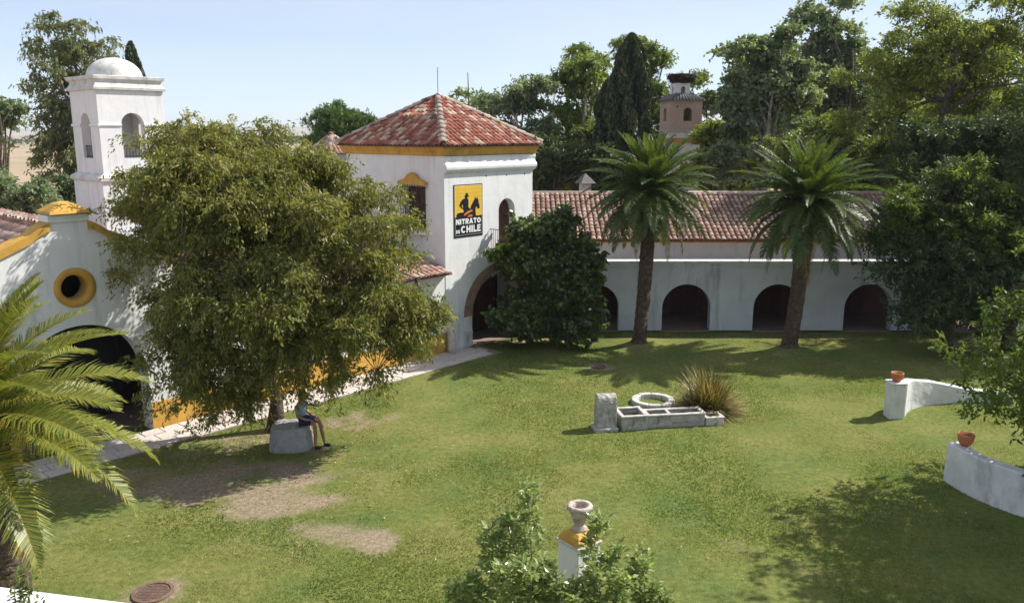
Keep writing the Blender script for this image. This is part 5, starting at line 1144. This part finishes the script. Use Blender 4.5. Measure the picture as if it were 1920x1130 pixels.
# local frame of the sitter: +x is where the person faces (picture right), seat top at z=.66
pr = empty('person', (bk_.x+.3, bk_.y+.02, 0), R(-12), 'person in light blue shirt and navy shorts sitting on the grey stone block', 'person')
V = [(0, 0, .76), (-.02, 0, .92), (-.04, 0, 1.1), (-.03, 0, 1.22), (0, 0, 1.31), (.02, 0, 1.39), (.03, 0, 1.49)]
rd = [(.13, .14), (.125, .13), (.13, .15), (.1, .12), .052, .085, .088]
Ed = [(i, i+1) for i in range(6)]
def chain(start, pts, rs):
    prev = start
    for p, r_ in zip(pts, rs): V.append(p); rd.append(r_); Ed.append((prev, len(V)-1)); prev = len(V)-1
    return prev
chain(5, [(.115, 0, 1.42)], [.02])
for s_ in (-1, 1):
    chain(5, [(.02, s_*.09, 1.43)], [.02])
    kx = .46 if s_ > 0 else .44; fx_ = .42 if s_ < 0 else .58
    chain(0, [(.08, s_*.1, .76), (.28, s_*.12, .77), (kx, s_*.13, .72), (kx+.02+(fx_-kx)*.4, s_*.13, .42), (fx_, s_*.13, .12), (fx_+.05, s_*.13, .055), (fx_+.16, s_*.135, .04)], [.1, .085, .062, .058, .038, .042, .03])
    h = chain(3, [(-.02, s_*.17, 1.22), (.0, s_*.23, 1.08), (.04, s_*.25, .95), (.2, s_*.2, .86), (.29, s_*.17, .85), (.34, s_*.16, .84)], [.062, .05, .042, .035, .026, .03])
    for q_, (dy, ln_) in enumerate(((-.03, .075), (-.01, .085), (.01, .08), (.03, .065))): chain(h, [(.37, s_*.16+dy, .835), (.37+ln_*.6, s_*.16+dy*1.15, .815), (.37+ln_*.8, s_*.16+dy*1.15, .79)], [.011, .0095, .008])
    chain(h-1, [(.32, s_*.13-s_*.02, .835), (.355, s_*.115, .82)], [.012, .0095])
skin_obj('body', V, Ed, rd, M['skin'], pr)
V2 = [(0, 0, .8), (-.02, 0, .95), (-.04, 0, 1.1), (-.03, 0, 1.22), (-.005, 0, 1.27)]; E2 = [(0, 1), (1, 2), (2, 3), (3, 4)]; R2 = [(.155, .17), (.15, .16), (.15, .175), (.125, .15), (.07, .07)]
for s_ in (-1, 1): i = len(V2); V2 += [(-.02, s_*.18, 1.215), (.0, s_*.235, 1.08), (.02, s_*.245, 1.02)]; E2 += [(3, i), (i, i+1), (i+1, i+2)]; R2 += [.085, .072, .068]
skin_obj('shirt', V2, E2, R2, M['shirt'], pr)
V2 = [(-.02, 0, .78)]; E2 = []; R2 = [(.15, .165)]
for s_ in (-1, 1): i = len(V2); V2 += [(.1, s_*.105, .775), (.28, s_*.12, .775), (.38, s_*.127, .75)]; E2 += [(0, i), (i, i+1), (i+1, i+2)]; R2 += [.12, .105, .09]
skin_obj('shorts', V2, E2, R2, M['shorts'], pr)
for s_ in (-1, 1):
    fx_ = .42 if s_ < 0 else .58
    skin_obj('shoe', [(fx_-.03, s_*.13, .055), (fx_+.07, s_*.13, .05), (fx_+.2, s_*.137, .04)], [(0, 1), (1, 2)], [(.05, .055), (.05, .05), (.04, .035)], M['shoe'], pr)
mb = MB(); mb.lathe([(.104*math.cos(PI*k/16), .11*math.sin(PI*k/16)) for k in range(-1, 9)], 18, (.015, 0, 1.475)); mb.build('hair', M['hair'], pr)

pr.scale = (.92, .92, .92)
# far tree belt
r_ = np.random.default_rng(77); n = 9000; aa = R(140)-R(100)*r_.random(n); rad = 520+380*r_.random(n)
hh = (2.2+2.5*vnoise(aa*60, rad*.01, 1, 5))*r_.random(n)**.6
C = np.stack([rad*np.cos(aa), rad*np.sin(aa), hh+.2], -1); keep = vnoise(aa*40, rad*.012, 1, 6) > .38; C = C[keep]
tag(quads_mesh('far_wood', leaf_quads(C, 4.0, r_, .1, .8), r_.random(len(C)), M['farwood']), 'dark far-off belt of trees on the plain', kind='stuff')

# ------------------------------------------------------------------ thin summer haze over the plain
hz = MB(); hz.box(-5900, 5900, -5900, 5900, -1.2, 75); hm = bpy.data.materials.new('haze_air'); hm.use_nodes = True; ht = hm.node_tree; ht.nodes.clear()
ho = ht.nodes.new('ShaderNodeOutputMaterial'); pvm = ht.nodes.new('ShaderNodeVolumePrincipled'); pvm.inputs['Density'].default_value = 0.00016; pvm.inputs['Color'].default_value = (0.86, 0.92, 1.0, 1)
ht.links.new(pvm.outputs[0], ho.inputs['Volume'])
tag(hz.build('haze', hm), 'thin pale summer haze over the plain', kind='stuff')

rl_ = np.random.default_rng(90); nl = 1500; c0 = G(470, 860)
fx_ = np.concatenate([rl_.normal(c0.x, 3.2, nl), rl_.uniform(-9, 10, 700)]); fy_ = np.concatenate([rl_.normal(c0.y, 2.0, nl), rl_.uniform(12, 30, 700)])
lx_, ly_ = fx_-T0.x, fy_-T0.y; okl = ((-lx_*math.sin(RZ)+ly_*math.cos(RZ)) < -.1) & (fy_ > 10) & (fy_ < 32)
C = np.stack([fx_, fy_, np.full(len(fx_), .045)], -1)[okl]
V = leaf_quads(C, .055, rl_, 0, .5, .85)
tag(quads_mesh('fallen_leaves', V, rl_.random(len(C)), M['litter']), 'dry fallen leaves scattered over the lawn under the tree', kind='stuff')

GROUPS = {'stone_trough': 'stone troughs in a row on the lawn', 'terracotta_pot': 'terracotta pots on the garden walls', 'curved_wall': 'curved white garden walls at the right',
          'manhole_cover': 'round iron covers in the lawn', 'cypress_tree': 'dark cypresses behind the buildings', 'tree': 'trees standing behind and beside the buildings'}
for o in bpy.data.objects:
    if o.parent is None and o.get('label'):
        key = o.name.split('.')[0]
        if key in GROUPS: o['group'] = GROUPS[key]
        elif key == 'palm_tree' and 'before the arcade' in o['label']: o['group'] = 'palms on the lawn before the arcade'
